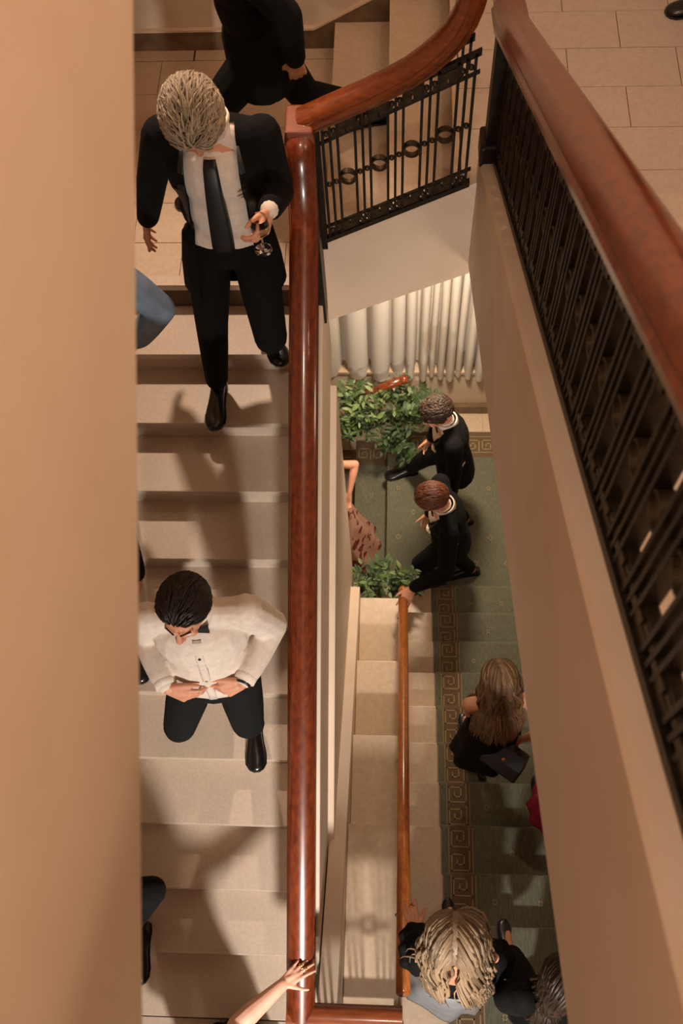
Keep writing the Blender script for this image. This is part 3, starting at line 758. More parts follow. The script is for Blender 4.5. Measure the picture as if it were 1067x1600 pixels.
class Fig: pass
FIGS = []
def figure(label, pel, yawd, H=1.76, lean=0, side=0, twist=0, hpitch=0, hyaw=0, hroll=0, feet=None, hands=None, knee=(None, None), elbow=(None, None),
           vox=.006, female=False, skin=None, hd=None, name='person', legs=True, hs=1.0, base_z=0, group=None, neckf=.0, armf=1.0, necks=0):
    """a figure from its pelvis up: feet/hands = (left, right) targets, hd = (left, right) hand settings"""
    g = Fig(); s = H/1.76; g.s = s; skin = skin or SKIN
    F = V((math.cos(R(yawd)), math.sin(R(yawd)), 0)); Z = V((0, 0, 1)); Lf = Z.cross(F)
    T = rotv(rotv(Z, Lf, lean), F, side); T.normalize()
    g.pel = V(pel); g.F, g.Lf, g.T = F, Lf, T
    Ls = rotv(Lf, T, twist); Ls = (Ls-T*Ls.dot(T)).normalized(); Fs = Ls.cross(T); g.Ls, g.Fs = Ls, Fs
    Lp = (Lf-T*Lf.dot(T)*.5).normalized(); Fp = Lp.cross(T).normalized(); g.fp = (Lp, Fp, T); g.fc = (Ls, Fs, T)
    shw = (.165 if female else .188)*s
    g.sh = [g.pel+T*.46*s+Ls*shw*q for q in (1, -1)]
    g.neck = g.pel+T*.50*s
    hf = rotv(Fs, T, hyaw); hl = T.cross(hf).normalized(); 
    hf = rotv(hf, hl, hpitch); hu = hf.cross(hl).normalized(); 
    hl2 = rotv(hl, hf, hroll); hu = rotv(hu, hf, hroll)
    g.hfr = (hl2, hf, hu); g.hs = hs*s
    g.hc = g.neck+(T*.085+Fs*(.02+neckf)+Ls*necks)*s+hu*.085*s+hf*.012*s
    hip = [g.pel-T*.04*s+Lp*.092*s*q for q in (1, -1)]; g.hip = hip
    up, fo = .295*s, .262*s; th, sh_ = .445*s, .435*s
    g.arm = []; g.leg = []
    for i in (0, 1):
        q = 1-2*i
        if hands and hands[i] is not None:
            e, w_ = ik(g.sh[i], hands[i], up, fo, elbow[i] or (Ls*q*.4-Fs-T*.3))
        else:
            e = g.sh[i]-Z*up*.98+Ls*q*.04; w_ = e-Z*fo*.97+Fs*.05
        g.arm.append((g.sh[i], e, w_))
        if feet:
            k, a_ = ik(hip[i], V(feet[i])+Z*.075, th, sh_, knee[i] or (F+Lf*q*.1)); g.leg.append((hip[i], k, a_))
    b = MB(); k_ = .93
    fp, fc = g.fp, g.fc
    if female:
        ell(b, g.pel, fp, (.165*s, .115*s, .125*s)); ell(b, g.pel+T*.17*s, fc, (.118*s, .09*s, .13*s)); ell(b, g.pel+T*.33*s, fc, (.138*s, .10*s, .15*s))
    else:
        ell(b, g.pel, fp, (.155*s, .11*s, .13*s)); ell(b, g.pel+T*.17*s, fc, (.14*s, .10*s, .15*s)); ell(b, g.pel+T*.33*s, fc, (.16*s, .112*s, .17*s))
    r_ = .047 if female else .040
    cap(b, g.sh[0]-Ls*.015-T*.006, g.sh[1]+Ls*.015-T*.006, r_*s, r_*s)
    for i in (0, 1): cap(b, g.neck-T*.03*s, g.sh[i]-Ls*(1-2*i)*.03*s-T*.012*s, (.048 if female else .043)*s, (.044 if female else .038)*s)
    cap(b, g.neck-T*.02*s, g.hc-g.hfr[2]*.05*s-g.hfr[1]*.02*s, (.05 if female else .06)*s, (.046 if female else .056)*s)
    head(b, g.hc, g.hfr, g.hs)
    ra = tuple(q*armf for q in ((.043, .036, .026) if female else (.048, .042, .03)))
    for i in (0, 1):
        S, E, W = g.arm[i]; cap(b, S, E, ra[0]*s, ra[1]*s*.95); M_ = E.lerp(W, .3); chain(b, [E, M_, W], [ra[1]*s*.95, ra[1]*s, ra[2]*s*.86])
    g.tips = [None, None]
    for i in (0, 1):
        d = dict(hd[i]) if hd and hd[i] else {}
        S, E, W = g.arm[i]; q = 1-2*i
        fd = V(d.pop('fdir')) if 'fdir' in d else (W-E).normalized()
        pn = V(d.pop('pn')) if 'pn' in d else -Ls*q
        sdv = V(d.pop('side')) if 'side' in d else Fs
        g.tips[i] = hand(b, W, fd, pn, sdv, s=s*(.9 if female else 1.0), **d)
    if legs and feet:
        for i in (0, 1):
            h, k, a_ = g.leg[i]; chain(b, [h, h.lerp(k, .5), k], [.085*s, .072*s, .052*s]); chain(b, [k, k.lerp(a_, .3), a_], [.05*s, .053*s, .034*s])
            t = (F if len(feet[i]) == 3 else F); cap(b, a_-V((0, 0, .02)), a_+g.F*.09-V((0, 0, .045)), .028*s, .018*s)
    me = fuse(b, vox, 2)
    base = V((g.pel.x, g.pel.y, base_z)); me.transform(Matrix.Translation(-base))
    o = put(me, name, skin); o.location = base; g.o = o
    tag(o, label, 'person', group); FIGS.append(g)
    bpy.context.view_layer.update()
    return g

def jacket(g, m=SUIT, vox=.007, open_w=None, tail=.16, fat=1.0, sleeves=True, cuff=.93, name='jacket', flare=0, shirt=True):
    s = g.s; b = MB(); T = g.T; fp, fc = g.fp, g.fc
    ell(b, g.pel-T*.02*s, fp, (.178*s*fat, .135*s*fat, .14*s)); ell(b, g.pel+T*.16*s, fc, (.162*s*fat, .128*s*fat, .16*s)); ell(b, g.pel+T*.32*s, fc, (.186*s*fat, .138*s*fat, .17*s))
    Ls = g.Ls
    cap(b, g.sh[0]+Ls*.004*s-T*.005, g.sh[1]-Ls*.004*s-T*.005, .064*s*fat, .064*s*fat)
    for i in (0, 1): cap(b, g.neck-T*.03*s-g.Fs*.016, g.sh[i]-Ls*(1-2*i)*.03*s-T*.005, .074*s, .066*s)
    if tail:
        t = MB(); t.tube([g.pel+T*.02*s, g.pel-T*tail*s*.5, g.pel-T*tail*s], [.176*s*fat, (.186+flare)*s*fat, (.19+flare*1.5)*s*fat], 20, .76, up=None if abs(T.z) < .5 else g.Fs); b.add(t.v, t.f)
    if sleeves:
        for i in (0, 1):
            S, E, W = g.arm[i]; W2 = E.lerp(W, cuff); chain(b, [S, S.lerp(E, .5), E, E.lerp(W2, .5), W2], [.069*s*fat, .063*s*fat, .058*s*fat, .052*s*fat, .045*s*fat])
    me = fuse(b, vox, 3)
    return me
def carve_v(me, g, apex_z, half_top, top_z, half_bot=0.0, drop_z=None, skew=0):
    """opens the front of a coat: a wedge in the chest's own frame"""
    O = g.pel; fx, fy, fz = g.fc
    bm = bmesh.new(); bm.from_mesh(me)
    for q in (1, -1):
        a = O+fz*apex_z+fx*(half_bot*q+skew); c = O+fz*top_z+fx*half_top*q
        d = (c-a).normalized(); nrm = d.cross(fy).normalized()
        bmesh.ops.bisect_plane(bm, geom=bm.verts[:]+bm.edges[:]+bm.faces[:], plane_co=a, plane_no=nrm)
    if drop_z is None: drop_z = apex_z
    dead = []
    for f in bm.faces:
        p = f.calc_center_median()-O; x, y, z = p.dot(fx), p.dot(fy), p.dot(fz)
        if y < .02 or z < drop_z: continue
        t = (z-apex_z)/(top_z-apex_z); 
        hw = half_bot+(half_top-half_bot)*t
        if hw > 0 and abs(x-skew*(1-t)) < hw and z < top_z+.04: dead.append(f)
    bmesh.ops.delete(bm, geom=dead, context='FACES'); bm.to_mesh(me); bm.free(); return me
def shirt_mesh(g, fat=1.0, vox=.007, sleeves=False, cuff=.98, puff=0, hem=.05):
    s = g.s; b = MB(); T = g.T; fp, fc = g.fp, g.fc
    ell(b, g.pel+T*.02*s, fp, (.165*s*fat, .122*s*fat, .11*s)); ell(b, g.pel+T*.16*s, fc, ((.152+puff)*s*fat, (.116+puff)*s*fat, .15*s)); ell(b, g.pel+T*.32*s, fc, (.175*s*fat, .126*s*fat, .165*s))
    cap(b, g.sh[0], g.sh[1], .054*s*fat, .054*s*fat)
    for i in (0, 1): cap(b, g.neck-T*.025*s, g.sh[i]-g.Ls*(1-2*i)*.03*s-T*.006*s, .063*s, .055*s)
    cap(b, g.neck-T*.03*s, g.neck+(g.hc-g.neck)*.20, .070*s, .064*s)
    if sleeves:
        for i in (0, 1):
            S, E, W = g.arm[i]; W2 = E.lerp(W, cuff); chain(b, [S, S.lerp(E, .5), E, E.lerp(W2, .55), E.lerp(W2, .86), W2], [.068*s, .07*s, .066*s, .06*s, .052*s, .04*s])
            cap(b, E.lerp(W2, .86), W2, .041*s, .040*s)
    return fuse(b, vox, 3)
def trousers(g, m=SUIT, vox=.008, fat=1.0, parent=None, name='trousers'):
    s = g.s; b = MB()
    ell(b, g.pel-g.T*.02*s, g.fp, (.168*s*fat, .128*s*fat, .13*s))
    for i in (0, 1):
        h, k, a = g.leg[i]; a2 = k.lerp(a, .90)
        chain(b, [h, h.lerp(k, .5), k, k.lerp(a2, .5), a2], [.098*s*fat, .09*s*fat, .074*s*fat, .066*s*fat, .056*s*fat])
    return put(fuse(b, vox, 3), name, m, parent or g.o)
def bvh(me): return BVHTree.FromPolygons([v.co.copy() for v in me.vertices], [tuple(p.vertices) for p in me.polygons])
def patch(g, tree, rows, lift, thick, name, m, parent, n=6):
    """cloth laid on the chest: rows of (z, x0, x1) in the chest frame, dropped on the surface from the front"""
    O = g.pel; fx, fy, fz = g.fc; v = []; f = []; 
    for z, xa, xb in rows:
        for k in range(n+1):
            x = xa+(xb-xa)*k/n; p = O+fz*z+fx*x+fy*.6
            hit = tree.ray_cast(p, -fy, 1.0)[0]
            if hit is None: hit = p-fy*.5
            v.append(hit+fy*lift)
    r = len(rows); 
    for i in range(r-1):
        for k in range(n): f.append((i*(n+1)+k, i*(n+1)+k+1, (i+1)*(n+1)+k+1, (i+1)*(n+1)+k))
    me = bpy.data.meshes.new(name); me.from_pydata([tuple(p) for p in v], [], f)
    o = put(me, name, m); sd = o.modifiers.new('t', 'SOLIDIFY'); sd.thickness = thick; sd.offset = 0; under(o, parent); return o
def collar(g, m, parent, r=.073, h=.046, open_=True, name='collar', gap=20):
    s = g.s; ax = (g.hc-g.neck).normalized(); ax = (g.T*.8+ax*.2).normalized(); f = (g.Fs-ax*g.Fs.dot(ax)).normalized(); l = ax.cross(f)
    c = g.neck+ax*.005*s; v = []; fc_ = []; N = 28
    for i in range(N+1):
        a = R(90+gap/2+(360-gap)*i/N); dr = f*math.sin(a)+l*math.cos(a)
        for rr, hh in ((r+.010, -.012), (r+.006, h*.6), (r, h), (r-.004, h*.2)): v.append(c+dr*rr*s+ax*hh*s)
    for i in range(N):
        for k in range(3): fc_.append((i*4+k, i*4+k+1, (i+1)*4+k+1, (i+1)*4+k))
    o = obj(name, v, fc_, m, None, smooth=True); sd = o.modifiers.new('t', 'SOLIDIFY'); sd.thickness = .003; under(o, parent); return o
def bow_tie(g, parent, out=.088, up=.0, m=SATIN):
    s = g.s; c = g.neck+g.Fs*out*s+g.T*(up)*s; b = MB(); x, y, z = g.fc
    for q in (1, -1):
        P = lambda a, d, h: c+x*a*q*s+y*d*s+z*h*s
        v = [P(.004, .006, .008), P(.004, .006, -.008), P(.055, .004, -.024), P(.055, .004, .024), P(.004, -.006, .008), P(.004, -.006, -.008), P(.055, -.008, -.024), P(.055, -.008, .024)]
        b.add(v, [(0, 1, 2, 3), (7, 6, 5, 4), (0, 4, 5, 1), (1, 5, 6, 2), (2, 6, 7, 3), (3, 7, 4, 0)])
    ell(b, c, g.fc, (.010*s, .012*s, .012*s), 10, 6)
    o = b.build('bow_tie', m, bevel=.002); under(o, parent); return o
def boutonniere(g, tree, x, z, parent):
    O = g.pel; p = O+g.fc[2]*z+g.fc[0]*x+g.fc[1]*.6; h = tree.ray_cast(p, -g.fc[1], 1.0)[0] or (p-g.fc[1]*.46)
    b = MB(); rg = random.Random(4)
    for k in range(14):
        a = k*2.4; r = .006+.0016*k
        ell(b, h+g.fc[1]*(.022-.001*k)+g.fc[0]*math.cos(a)*r+g.fc[2]*math.sin(a)*r, g.fc, (.012, .007, .012), 8, 5)
    o = b.build('boutonniere', mat('cream_petals', srgb(238, 228, 208), .7), smooth=True); under(o, parent)
    lf = MB()
    for k in range(5): 
        a = 3.6+k*.55; t = h+g.fc[1]*.012; cap(lf, t, t+(g.fc[0]*math.cos(a)+g.fc[2]*math.sin(a))*.042, .006, .002, n=6, flat=.4)
    l2 = lf.build('sprig', LEAFM2, smooth=True); under(l2, o)
def skirt(g, m, length, r_top, r_bot, vox=.01, name='skirt', off=(0, 0, 0), folds=10, amp=.012, top=.12, parent=None, legc=True):
    s = g.s; N = 48; v = []; f = []; rows = 12; off = V(off)
    for i in range(rows):
        t = i/(rows-1); z = top-(top+length)*t
        c = g.pel+g.T*max(z, 0)*s+V((0, 0, min(z, 0)*s))+off*t*t
        rr = (r_top+(r_bot-r_top)*t)*s if t > .25 else (r_top+(r_bot-r_top)*t)*s
        if t < .25: rr *= .86+.14*(t/.25)
        for k in range(N):
            a = 2*math.pi*k/N; w_ = amp*t*math.sin(folds*a+1.3*math.sin(3*a))
            v.append(c+g.fp[0]*math.cos(a)*(rr+w_)+V(g.F)*math.sin(a)*(rr*.82+w_))
    for i in range(rows-1):
        for k in range(N): f.append((i*N+k, i*N+(k+1) % N, (i+1)*N+(k+1) % N, (i+1)*N+k))
    o = obj(name, v, f, m, None, smooth=True); sd = o.modifiers.new('t', 'SOLIDIFY'); sd.thickness = .004; under(o, parent or g.o); return o
LEAFM2 = mat('sprig_green', srgb(92, 112, 66), .6)
# ------------------------------------------------------------------ the guests
GREY = shade_cols(srgb(158, 142, 122), .3); DARK = shade_cols(srgb(30, 22, 17), .5); BROWN = shade_cols(srgb(52, 36, 25), .5)
AUB = shade_cols(srgb(86, 44, 24), .45); BLOND = shade_cols(srgb(122, 96, 68), .55, 6); LIGHT = shade_cols(srgb(134, 112, 88), .66, 7); DKB = shade_cols(srgb(44, 30, 21), .5)
def lev(j): return L1-RISEL*j
def clev(k): return .165*(k+1)

# grey-haired man with a glass, coming down the left flight
wl = V((-.485, 2.675, 4.79))
g = figure('grey-haired man in black suit and black tie holding a wine glass', (-.705, 2.835, 4.48), -90, 1.80, lean=-8, hpitch=58, hyaw=12, hroll=4, necks=-.035, neckf=.035,
           feet=[(-.640, 2.950, lev(1)), (-.885, 2.70, lev(2))], knee=[V((.25, -1, 0)), V((0, -1, 0))],
           hands=[wl, (-1.08, 2.98, 4.40)], elbow=[V((.06, .6, -.8)), V((-.4, .5, -.2))], vox=.0045, base_z=lev(2), hs=1.03,
           hd=[dict(fdir=(-.25, -.88, -.32), pn=(-.95, .2, -.15), side=(0, -.35, .93), curls=[(18, 48, 30), (28, 52, 30), (32, 52, 30), (38, 50, 30)], spread=.06, thumb=(.42, .75, .5), tcurl=12),
               dict(curl=(18, 22, 14))])
man1 = g
sh = shirt_mesh(g); st_ = bvh(sh); so1 = put(sh, 'shirt', SHIRT, g.o)
jk = jacket(g, fat=1.07, tail=.24, flare=.012); carve_v(jk, g, -.32, .100, .50, .135, drop_z=-.44); jt = bvh(jk)
put(jk, 'jacket', SUIT, g.o)
trousers(g, SUIT)
s = g.s
patch(g, st_, [(.435, -.022, .022), (.40, -.028, .028), (.30, -.034, .034), (.16, -.043, .043), (.04, -.046, .046), (-.03, -.040, .040)], .008, .006, 'tie', SATIN, g.o, 4)
kn_ = MB(); ell(kn_, g.neck+g.Fs*.083-g.T*.02, g.fc, (.022, .016, .024), 12, 8); under(kn_.build('tie_knot', SATIN, smooth=True), g.o)
collar(g, SHIRT, g.o, gap=26)
short_hair(g.hc, g.hfr, g.hs*1.04, GREY, g.o, n=1000, length=.062, lift=.022, flow=(.6, -.8, -.2), rad=.0058, wave=.9, seed=2, line=(.36, -.18, -.70))
eyes(g.hc, g.hfr, g.hs, g.o)
for i, td in ((0, (.45, -1, 0)), (1, (-.03, -1, 0))): shoe(g.leg[i][2]-V((0, 0, 0)), td, lev(1+i)+.003, g.o)
cf = MB(); S, E, W = g.arm[0]; cap(cf, E.lerp(W, .90), E.lerp(W, .99), .040, .040); under(cf.build('shirt_cuff', SHIRT, smooth=True), g.o)
lp = [(.14, .122, .128), (.22, .117, .150), (.30, .112, .165), (.305, .112, .142), (.40, .106, .128), (.47, .102, .112)]
patch(g, jt, lp, .004, .005, 'lapel', SATIN, g.o, 5); patch(g, jt, [(z, -b, -a) for z, a, b in lp], .004, .005, 'lapel', SATIN, g.o, 5)

# man in black going up the short flight at the top of the picture
g = figure('man in black suit cut off by the top of the picture, stepping right', (-.63, 3.74, 4.73), 190, 1.80, lean=5,
           feet=[(-.92, 3.66, L1), (-.10, 4.03, 3.979)], knee=[V((-1, 0, 0)), V((-.4, -.3, -.4))], hands=[(-.445, 3.60, 4.70), (-.62, 4.0, 4.62)], elbow=[V((.9, -.3, 0)), None],
           vox=.008, base_z=L1, hd=[dict(curl=(20, 28, 18)), None])
put(jacket(g, fat=1.04, tail=.22), 'jacket', SUIT, g.o); trousers(g, SUIT, fat=1.02)
for i, z in ((1, 3.979), (0, L1)): shoe(g.leg[i][2], g.F, z+.003, g.o)
short_hair(g.hc, g.hfr, g.hs, DARK, g.o, n=200)
S, E, W = g.arm[0]; cf = MB(); cap(cf, E.lerp(W, .88), E.lerp(W, .98), .036, .036); under(cf.build('shirt_cuff', SHIRT, smooth=True), g.o)

# man in shirtsleeves on the left flight
g = figure('dark-haired man in white shirt and bow tie tucking in his waistband', (-.755, 1.215, 3.63), -88, 1.78, lean=-10, side=0, twist=4, hpitch=22, hyaw=-16, hroll=-4, neckf=.03,
           feet=[(-.700, 1.215, lev(7)), (-.88, 1.50, lev(5))], knee=[V((.15, -1, 0)), V((-.25, -1, .2))],
           hands=[(-.600, 1.115, 3.80), (-.905, 1.085, 3.80)], elbow=[V((.42, .8, -.6)), V((-.45, .7, -.6))], vox=.0045, base_z=lev(7), hs=.98,
           hd=[dict(fdir=(-.85, -.28, -.30), pn=(.10, .9, -.35), side=(-.25, -.2, .9), curls=[(22, 30, 20), (38, 40, 25), (45, 45, 25), (50, 45, 25)], thumb=(.55, .85, .1), tcurl=8),
               dict(fdir=(.85, -.22, -.25), pn=(-.10, .9, -.35), side=(.25, -.2, .9), curls=[(20, 30, 20), (30, 40, 25), (38, 42, 25), (45, 45, 25)], thumb=(.55, .85, .1), tcurl=8)])
sh = shirt_mesh(g, fat=1.10, sleeves=True, cuff=.93, puff=.014); st_ = bvh(sh); put(sh, 'shirt', SHIRT, g.o)
trousers(g, SUIT2, fat=1.03)
collar(g, SHIRT, g.o, gap=22); bow_tie(g, g.o, out=.088, up=-.008)
pk = patch(g, st_, [(z, -.017, .017) for z in (.44, .36, .28, .2, .12, .05, .0)], .003, .003, 'placket', SHIRT, g.o, 3)
for z in (.36, .27, .18, .09):
    O = g.pel; h = st_.ray_cast(O+g.fc[2]*z+g.fc[1]*.6, -g.fc[1], 1.0)[0]
    if h: b = MB(); ell(b, h+g.fc[1]*.006, g.fc, (.006, .003, .006), 10, 6); under(b.build('button', SATIN if z > .3 else SHIRT, smooth=True), pk)
short_hair(g.hc, g.hfr, g.hs*1.03, DARK, g.o, n=900, length=.06, lift=.013, flow=(.5, -.9, -.2), seed=5, line=(.66, .0, -.66))
eyes(g.hc, g.hfr, g.hs, g.o, HAIRDK := mat('brow_dark', srgb(34, 24, 18), .7))
shoe(g.leg[0][2], (.10, -1, 0), lev(7)+.003, g.o); shoe(g.leg[1][2], (0, -1, 0), lev(5)+.003, g.o)
for i in (0, 1):
    S, E, W = g.arm[i]; b = MB(); b.tube([E.lerp(W, .80), E.lerp(W, .98)], [.047, .044], 20); under(b.build('cuff', SHIRT, smooth=True), g.o)
wt = MB(); S, E, W = g.arm[0]; wt.tube([W-(W-E)*.02, W+(W-E)*.035], .034, 16); under(wt.build('wristwatch', SATIN, smooth=True), g.o)

# woman in pale blue at the left edge
g = figure('person in pale blue mostly hidden at the left edge, beside the grey-haired man', (-1.34, 2.50, lev(3)+.93), -90, 1.72, lean=2, side=-12, feet=[(-1.36, 2.32, lev(3)), (-1.45, 2.56, lev(2))], vox=.01, female=True, base_z=lev(3),
           hands=[(-1.13, 2.46, lev(3)+.88), None], elbow=[V((.9, .3, 0)), None])
me = shirt_mesh(g, fat=1.12, sleeves=True, vox=.01, cuff=.8); put(me, 'blouse', BLUED, g.o)
trousers(g, SUIT, vox=.01)
for i, z in ((0, lev(3)), (1, lev(2))): shoe(g.leg[i][2], (0, -1, 0), z+.003, g.o, low=True)
long_hair(g.hc, g.hfr, g.hs, DKB, g.o, n=120, length=.3)

# dark-suited men half hidden along the left wall
def dark_man(label, pel, z0, z1, yaw=-90, hz=None, hands=None):
    g = figure(label, pel, yaw, 1.76, lean=4, hpitch=20, feet=[(pel[0]+.09, pel[1]-.10, z1), (pel[0]-.09, pel[1]+.16, z0)], vox=.01, base_z=z1, hands=hands, elbow=[V((.7, .5, 0)), None])
    put(jacket(g, vox=.01, fat=1.05), 'jacket', SUIT, g.o); trousers(g, SUIT, vox=.01)
    for i, z in ((0, z1), (1, z0)): shoe(g.leg[i][2], g.F, z+.003, g.o)
    short_hair(g.hc, g.hfr, g.hs, DARK, g.o, n=160); return g
dark_man('man in black suit behind the left edge, level with the shirtsleeved man', (-1.325, 1.66, lev(5)+.90), lev(4), lev(5))
dark_man('man in black suit at the left edge near the foot of the flight', (-1.36, .34, lev(10)+.92), lev(9), lev(10), hands=[(-1.12, .22, lev(10)+.98), None])

# woman whose bare arm reaches the rail at the bottom
wr = V((-.462, .035, 2.945))
g = figure('person below the picture whose bare arm reaches the foot of the rail', (-.775, -.33, L0+.885), -95, 1.66, female=True, skin=SKINP, armf=1.3, hands=[wr, None], elbow=[V((-.6, -.2, -.2)), None],
           feet=[(-.74, -.42, L0), (-.9, -.22, L0)], vox=.0045, base_z=L0,
           hd=[dict(fdir=(.74, .62, -.06), pn=(.05, -.1, -1), side=(.6, -.8, 0), curls=[(4, 14, 8), (6, 16, 10), (7, 16, 10), (5, 14, 8)], spread=.17, thumb=(.75, .6, .1), tcurl=0), None])
armw = g
me = shirt_mesh(g, fat=1.02, vox=.01); put(me, 'bodice', BLACKD, g.o); skirt(g, BLACKD, .8, .17, .26)
long_hair(g.hc, g.hfr, g.hs, BROWN, g.o, n=120, length=.3)
for i in (0, 1): shoe(g.leg[i][2], g.F, L0+.003, g.o, low=True)
for i in (1, 2):
    p, d = g.tips[0][i]; b = MB(); n_ = d.normalized(); c_ = p-n_*.048; b.tube([c_-n_*.0025, c_+n_*.0025], .0098, 14); under(b.build('ring', GOLD, smooth=True), g.o)

# the two groomsmen on the lower landing
def groomsman(label, pel, yaw, feet, knee, head_kw, hair, hands, elbow, hd, seed, lean=6, side=0, tails=.2, footz=(0, 0)):
    g = figure(label, pel, yaw, 1.79, lean=lean, side=side, feet=feet, knee=knee, hands=hands, elbow=elbow, hd=hd, vox=.0055, base_z=0, hs=1.04, **head_kw)
    sh = shirt_mesh(g, vox=.008); put(sh, 'shirt', SHIRT, g.o)
    jk = jacket(g, vox=.008, fat=1.04, tail=tails); carve_v(jk, g, .16, .085, .47, .008); jt = bvh(jk); put(jk, 'jacket', SUIT, g.o)
    trousers(g, SUIT)
    lp = [(.16, .008, .03), (.25, .034, .078), (.33, .058, .11), (.36, .064, .098), (.46, .084, .105)]
    patch(g, jt, lp, .004, .005, 'lapel', SATIN, g.o, 4); patch(g, jt, [(z, -b, -a) for z, a, b in lp], .004, .005, 'lapel', SATIN, g.o, 4)
    collar(g, SHIRT, g.o, gap=24, h=.042); bow_tie(g, g.o, out=.09, up=-.005); boutonniere(g, jt, .085, .335, g.o)
    short_hair(g.hc, g.hfr, g.hs*1.03, hair, g.o, n=700, seed=seed, **HS.pop(0)); eyes(g.hc, g.hfr, g.hs, g.o, HAIRDK)
    for i in (0, 1): shoe(g.leg[i][2], g.F, footz[i]+.003, g.o)
    return g
HS = [dict(length=.05, lift=.016, wave=1.4, rad=.0078), dict(length=.055, lift=.012, flow=(.3, -1, -.2), line=(.50, -.02, -.64))]
groomsman('groomsman with dark curly hair in black tuxedo by the greenery', (.45, 3.79, .925), 192, [(.60, 3.66, 0), (.13, 4.14, .01)], [V((-1, 0, 0)), V((-1, .2, .2))],
          dict(hpitch=24, hyaw=4), BROWN, [(.44, 3.50, .78), None], [V((.6, -.3, 0)), None], None, 8, lean=8, side=2)
g = groomsman('groomsman with reddish hair in black tuxedo resting a hand on the wooden handrail', (.41, 3.15, .925), 188, [(.36, 3.05, 0), (.64, 3.20, 0)], [V((-1, 0, 0)), V((-1, .1, 0))],
          dict(hpitch=26, hyaw=-6), AUB, [(.135, 2.635, htop(2.60)+.075), None], [V((.5, -.4, -.2)), None],
          [dict(fdir=(-.50, -.82, -.35), pn=(-.1, .1, -1), side=(-.8, .4, 0), curls=[(12, 16, 10), (12, 18, 10), (14, 18, 10), (16, 18, 10)], spread=.10, thumb=(.6, .8, .1)), None], 9, lean=8, side=-4)
S, E, W = g.arm[0]; b = MB(); b.tube([E.lerp(W, .88), E.lerp(W, .99)], [.039, .038], 18); under(b.build('shirt_cuff', SHIRT, smooth=True), g.o)

# women on the carpeted flight
def blob(g, T_off, r): return (g.pel+g.T*T_off*g.s, r*g.s)
g = figure('woman with long brown-blond hair in strapless black dress on the carpet runner', (.575, 1.42, clev(5)+.90), 96, 1.66, lean=6, female=True, hpitch=16, hyaw=2, vox=.006, base_z=clev(5),
           feet=[(.50, 1.66, clev(4)), (.585, 1.375, clev(5))], hands=[(.49, 1.62, clev(5)+.86), (.735, 1.36, clev(5)+.92)], elbow=[V((-.15, -.6, -.6)), V((.8, -.3, 0))],
           hd=[None, dict(curl=(30, 40, 25))])
w9 = g
b = MB(); s = g.s
ell(b, g.pel, g.fp, (.172*s, .126*s, .13*s)); ell(b, g.pel+g.T*.15*s, g.fc, (.132*s, .104*s, .14*s)); ell(b, g.pel+g.T*.28*s, g.fc, (.15*s, .114*s, .10*s))
me = fuse(b, .008, 3); put(me, 'bodice', BLACKD, g.o); skirt(g, BLACKD, .50, .178, .225, folds=7, amp=.014)
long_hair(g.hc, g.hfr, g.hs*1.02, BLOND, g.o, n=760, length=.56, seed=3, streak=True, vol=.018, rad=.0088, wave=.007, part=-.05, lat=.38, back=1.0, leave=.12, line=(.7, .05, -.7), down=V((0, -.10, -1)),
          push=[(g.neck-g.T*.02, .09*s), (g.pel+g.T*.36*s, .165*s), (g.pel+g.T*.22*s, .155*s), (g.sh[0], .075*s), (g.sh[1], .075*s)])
for i, z in ((0, clev(4)), (1, clev(5))): shoe(g.leg[i][2]-g.F*.02, g.F, z+.012, g.o, low=True, L=.24, w=.075, heel=.03)

wr = V((.118, .345, htop(.40)+.062))
g = figure('woman with wavy blond hair, black ruffled top and grey-blue skirt holding the handrail', (.30, .105, clev(9)+.90), 92, 1.66, lean=7, side=-2, female=True, hpitch=16, hyaw=-4, vox=.005, base_z=clev(9),
           feet=[(.36, .42, clev(8)), (.36, .10, clev(9))], armf=1.3, hands=[wr, None], elbow=[V((-.6, -.8, -.1)), None],
           hd=[dict(fdir=(-.28, .94, .05), pn=(-.05, .0, -1), side=(.9, .2, 0), curls=[(10, 16, 10), (10, 18, 10), (12, 18, 10), (14, 18, 10)], spread=.13, thumb=(.7, .7, .1)), None])
s = g.s; b = MB()
ell(b, g.pel+g.T*.06*s, g.fp, (.16*s, .118*s, .10*s)); ell(b, g.pel+g.T*.16*s, g.fc, (.134*s, .108*s, .14*s)); ell(b, g.pel+g.T*.29*s, g.fc, (.155*s, .118*s, .12*s))
for i in (0, 1):
    S, E, W = g.arm[i]; cap(b, S-g.Ls*(1-2*i)*.0-g.T*.01, E, .066*s, .058*s); cap(b, E, E.lerp(W, .30), .06*s, .062*s)
me = fuse(b, .007, 3); put(me, 'top', BLACKD, g.o)
for i in (0, 1):                              # ruffles at elbow and shoulder
    S, E, W = g.arm[i]
    for c0, ax_, rr in ((E.lerp(W, .28), (W-E).normalized(), .085), (S.lerp(E, .30), (E-S).normalized(), .095)):
        sd = ax_.orthogonal().normalized(); n2 = ax_.cross(sd); v = []; f = []; N = 40
        for k in range(N):
            a = 2*math.pi*k/N; d = sd*math.cos(a)+n2*math.sin(a)
            for q, (r0, h0) in enumerate(((.052, -.012), (rr*.85, .01), (rr, .028))): v.append(c0+d*(r0+(.006*math.sin(7*a) if q else 0))*s+ax_*(h0+(.007*math.cos(7*a+1) if q else 0)))
        for k in range(N):
            for q in (0, 1): f.append((k*3+q, k*3+q+1, ((k+1) % N)*3+q+1, ((k+1) % N)*3+q))
        o = obj('ruffle', v, f, BLACKD, None, smooth=True); sdm = o.modifiers.new('t', 'SOLIDIFY'); sdm.thickness = .003; under(o, g.o)
skirt(g, GREYSK, .62, .165, .25, folds=8, amp=.016, top=.06)
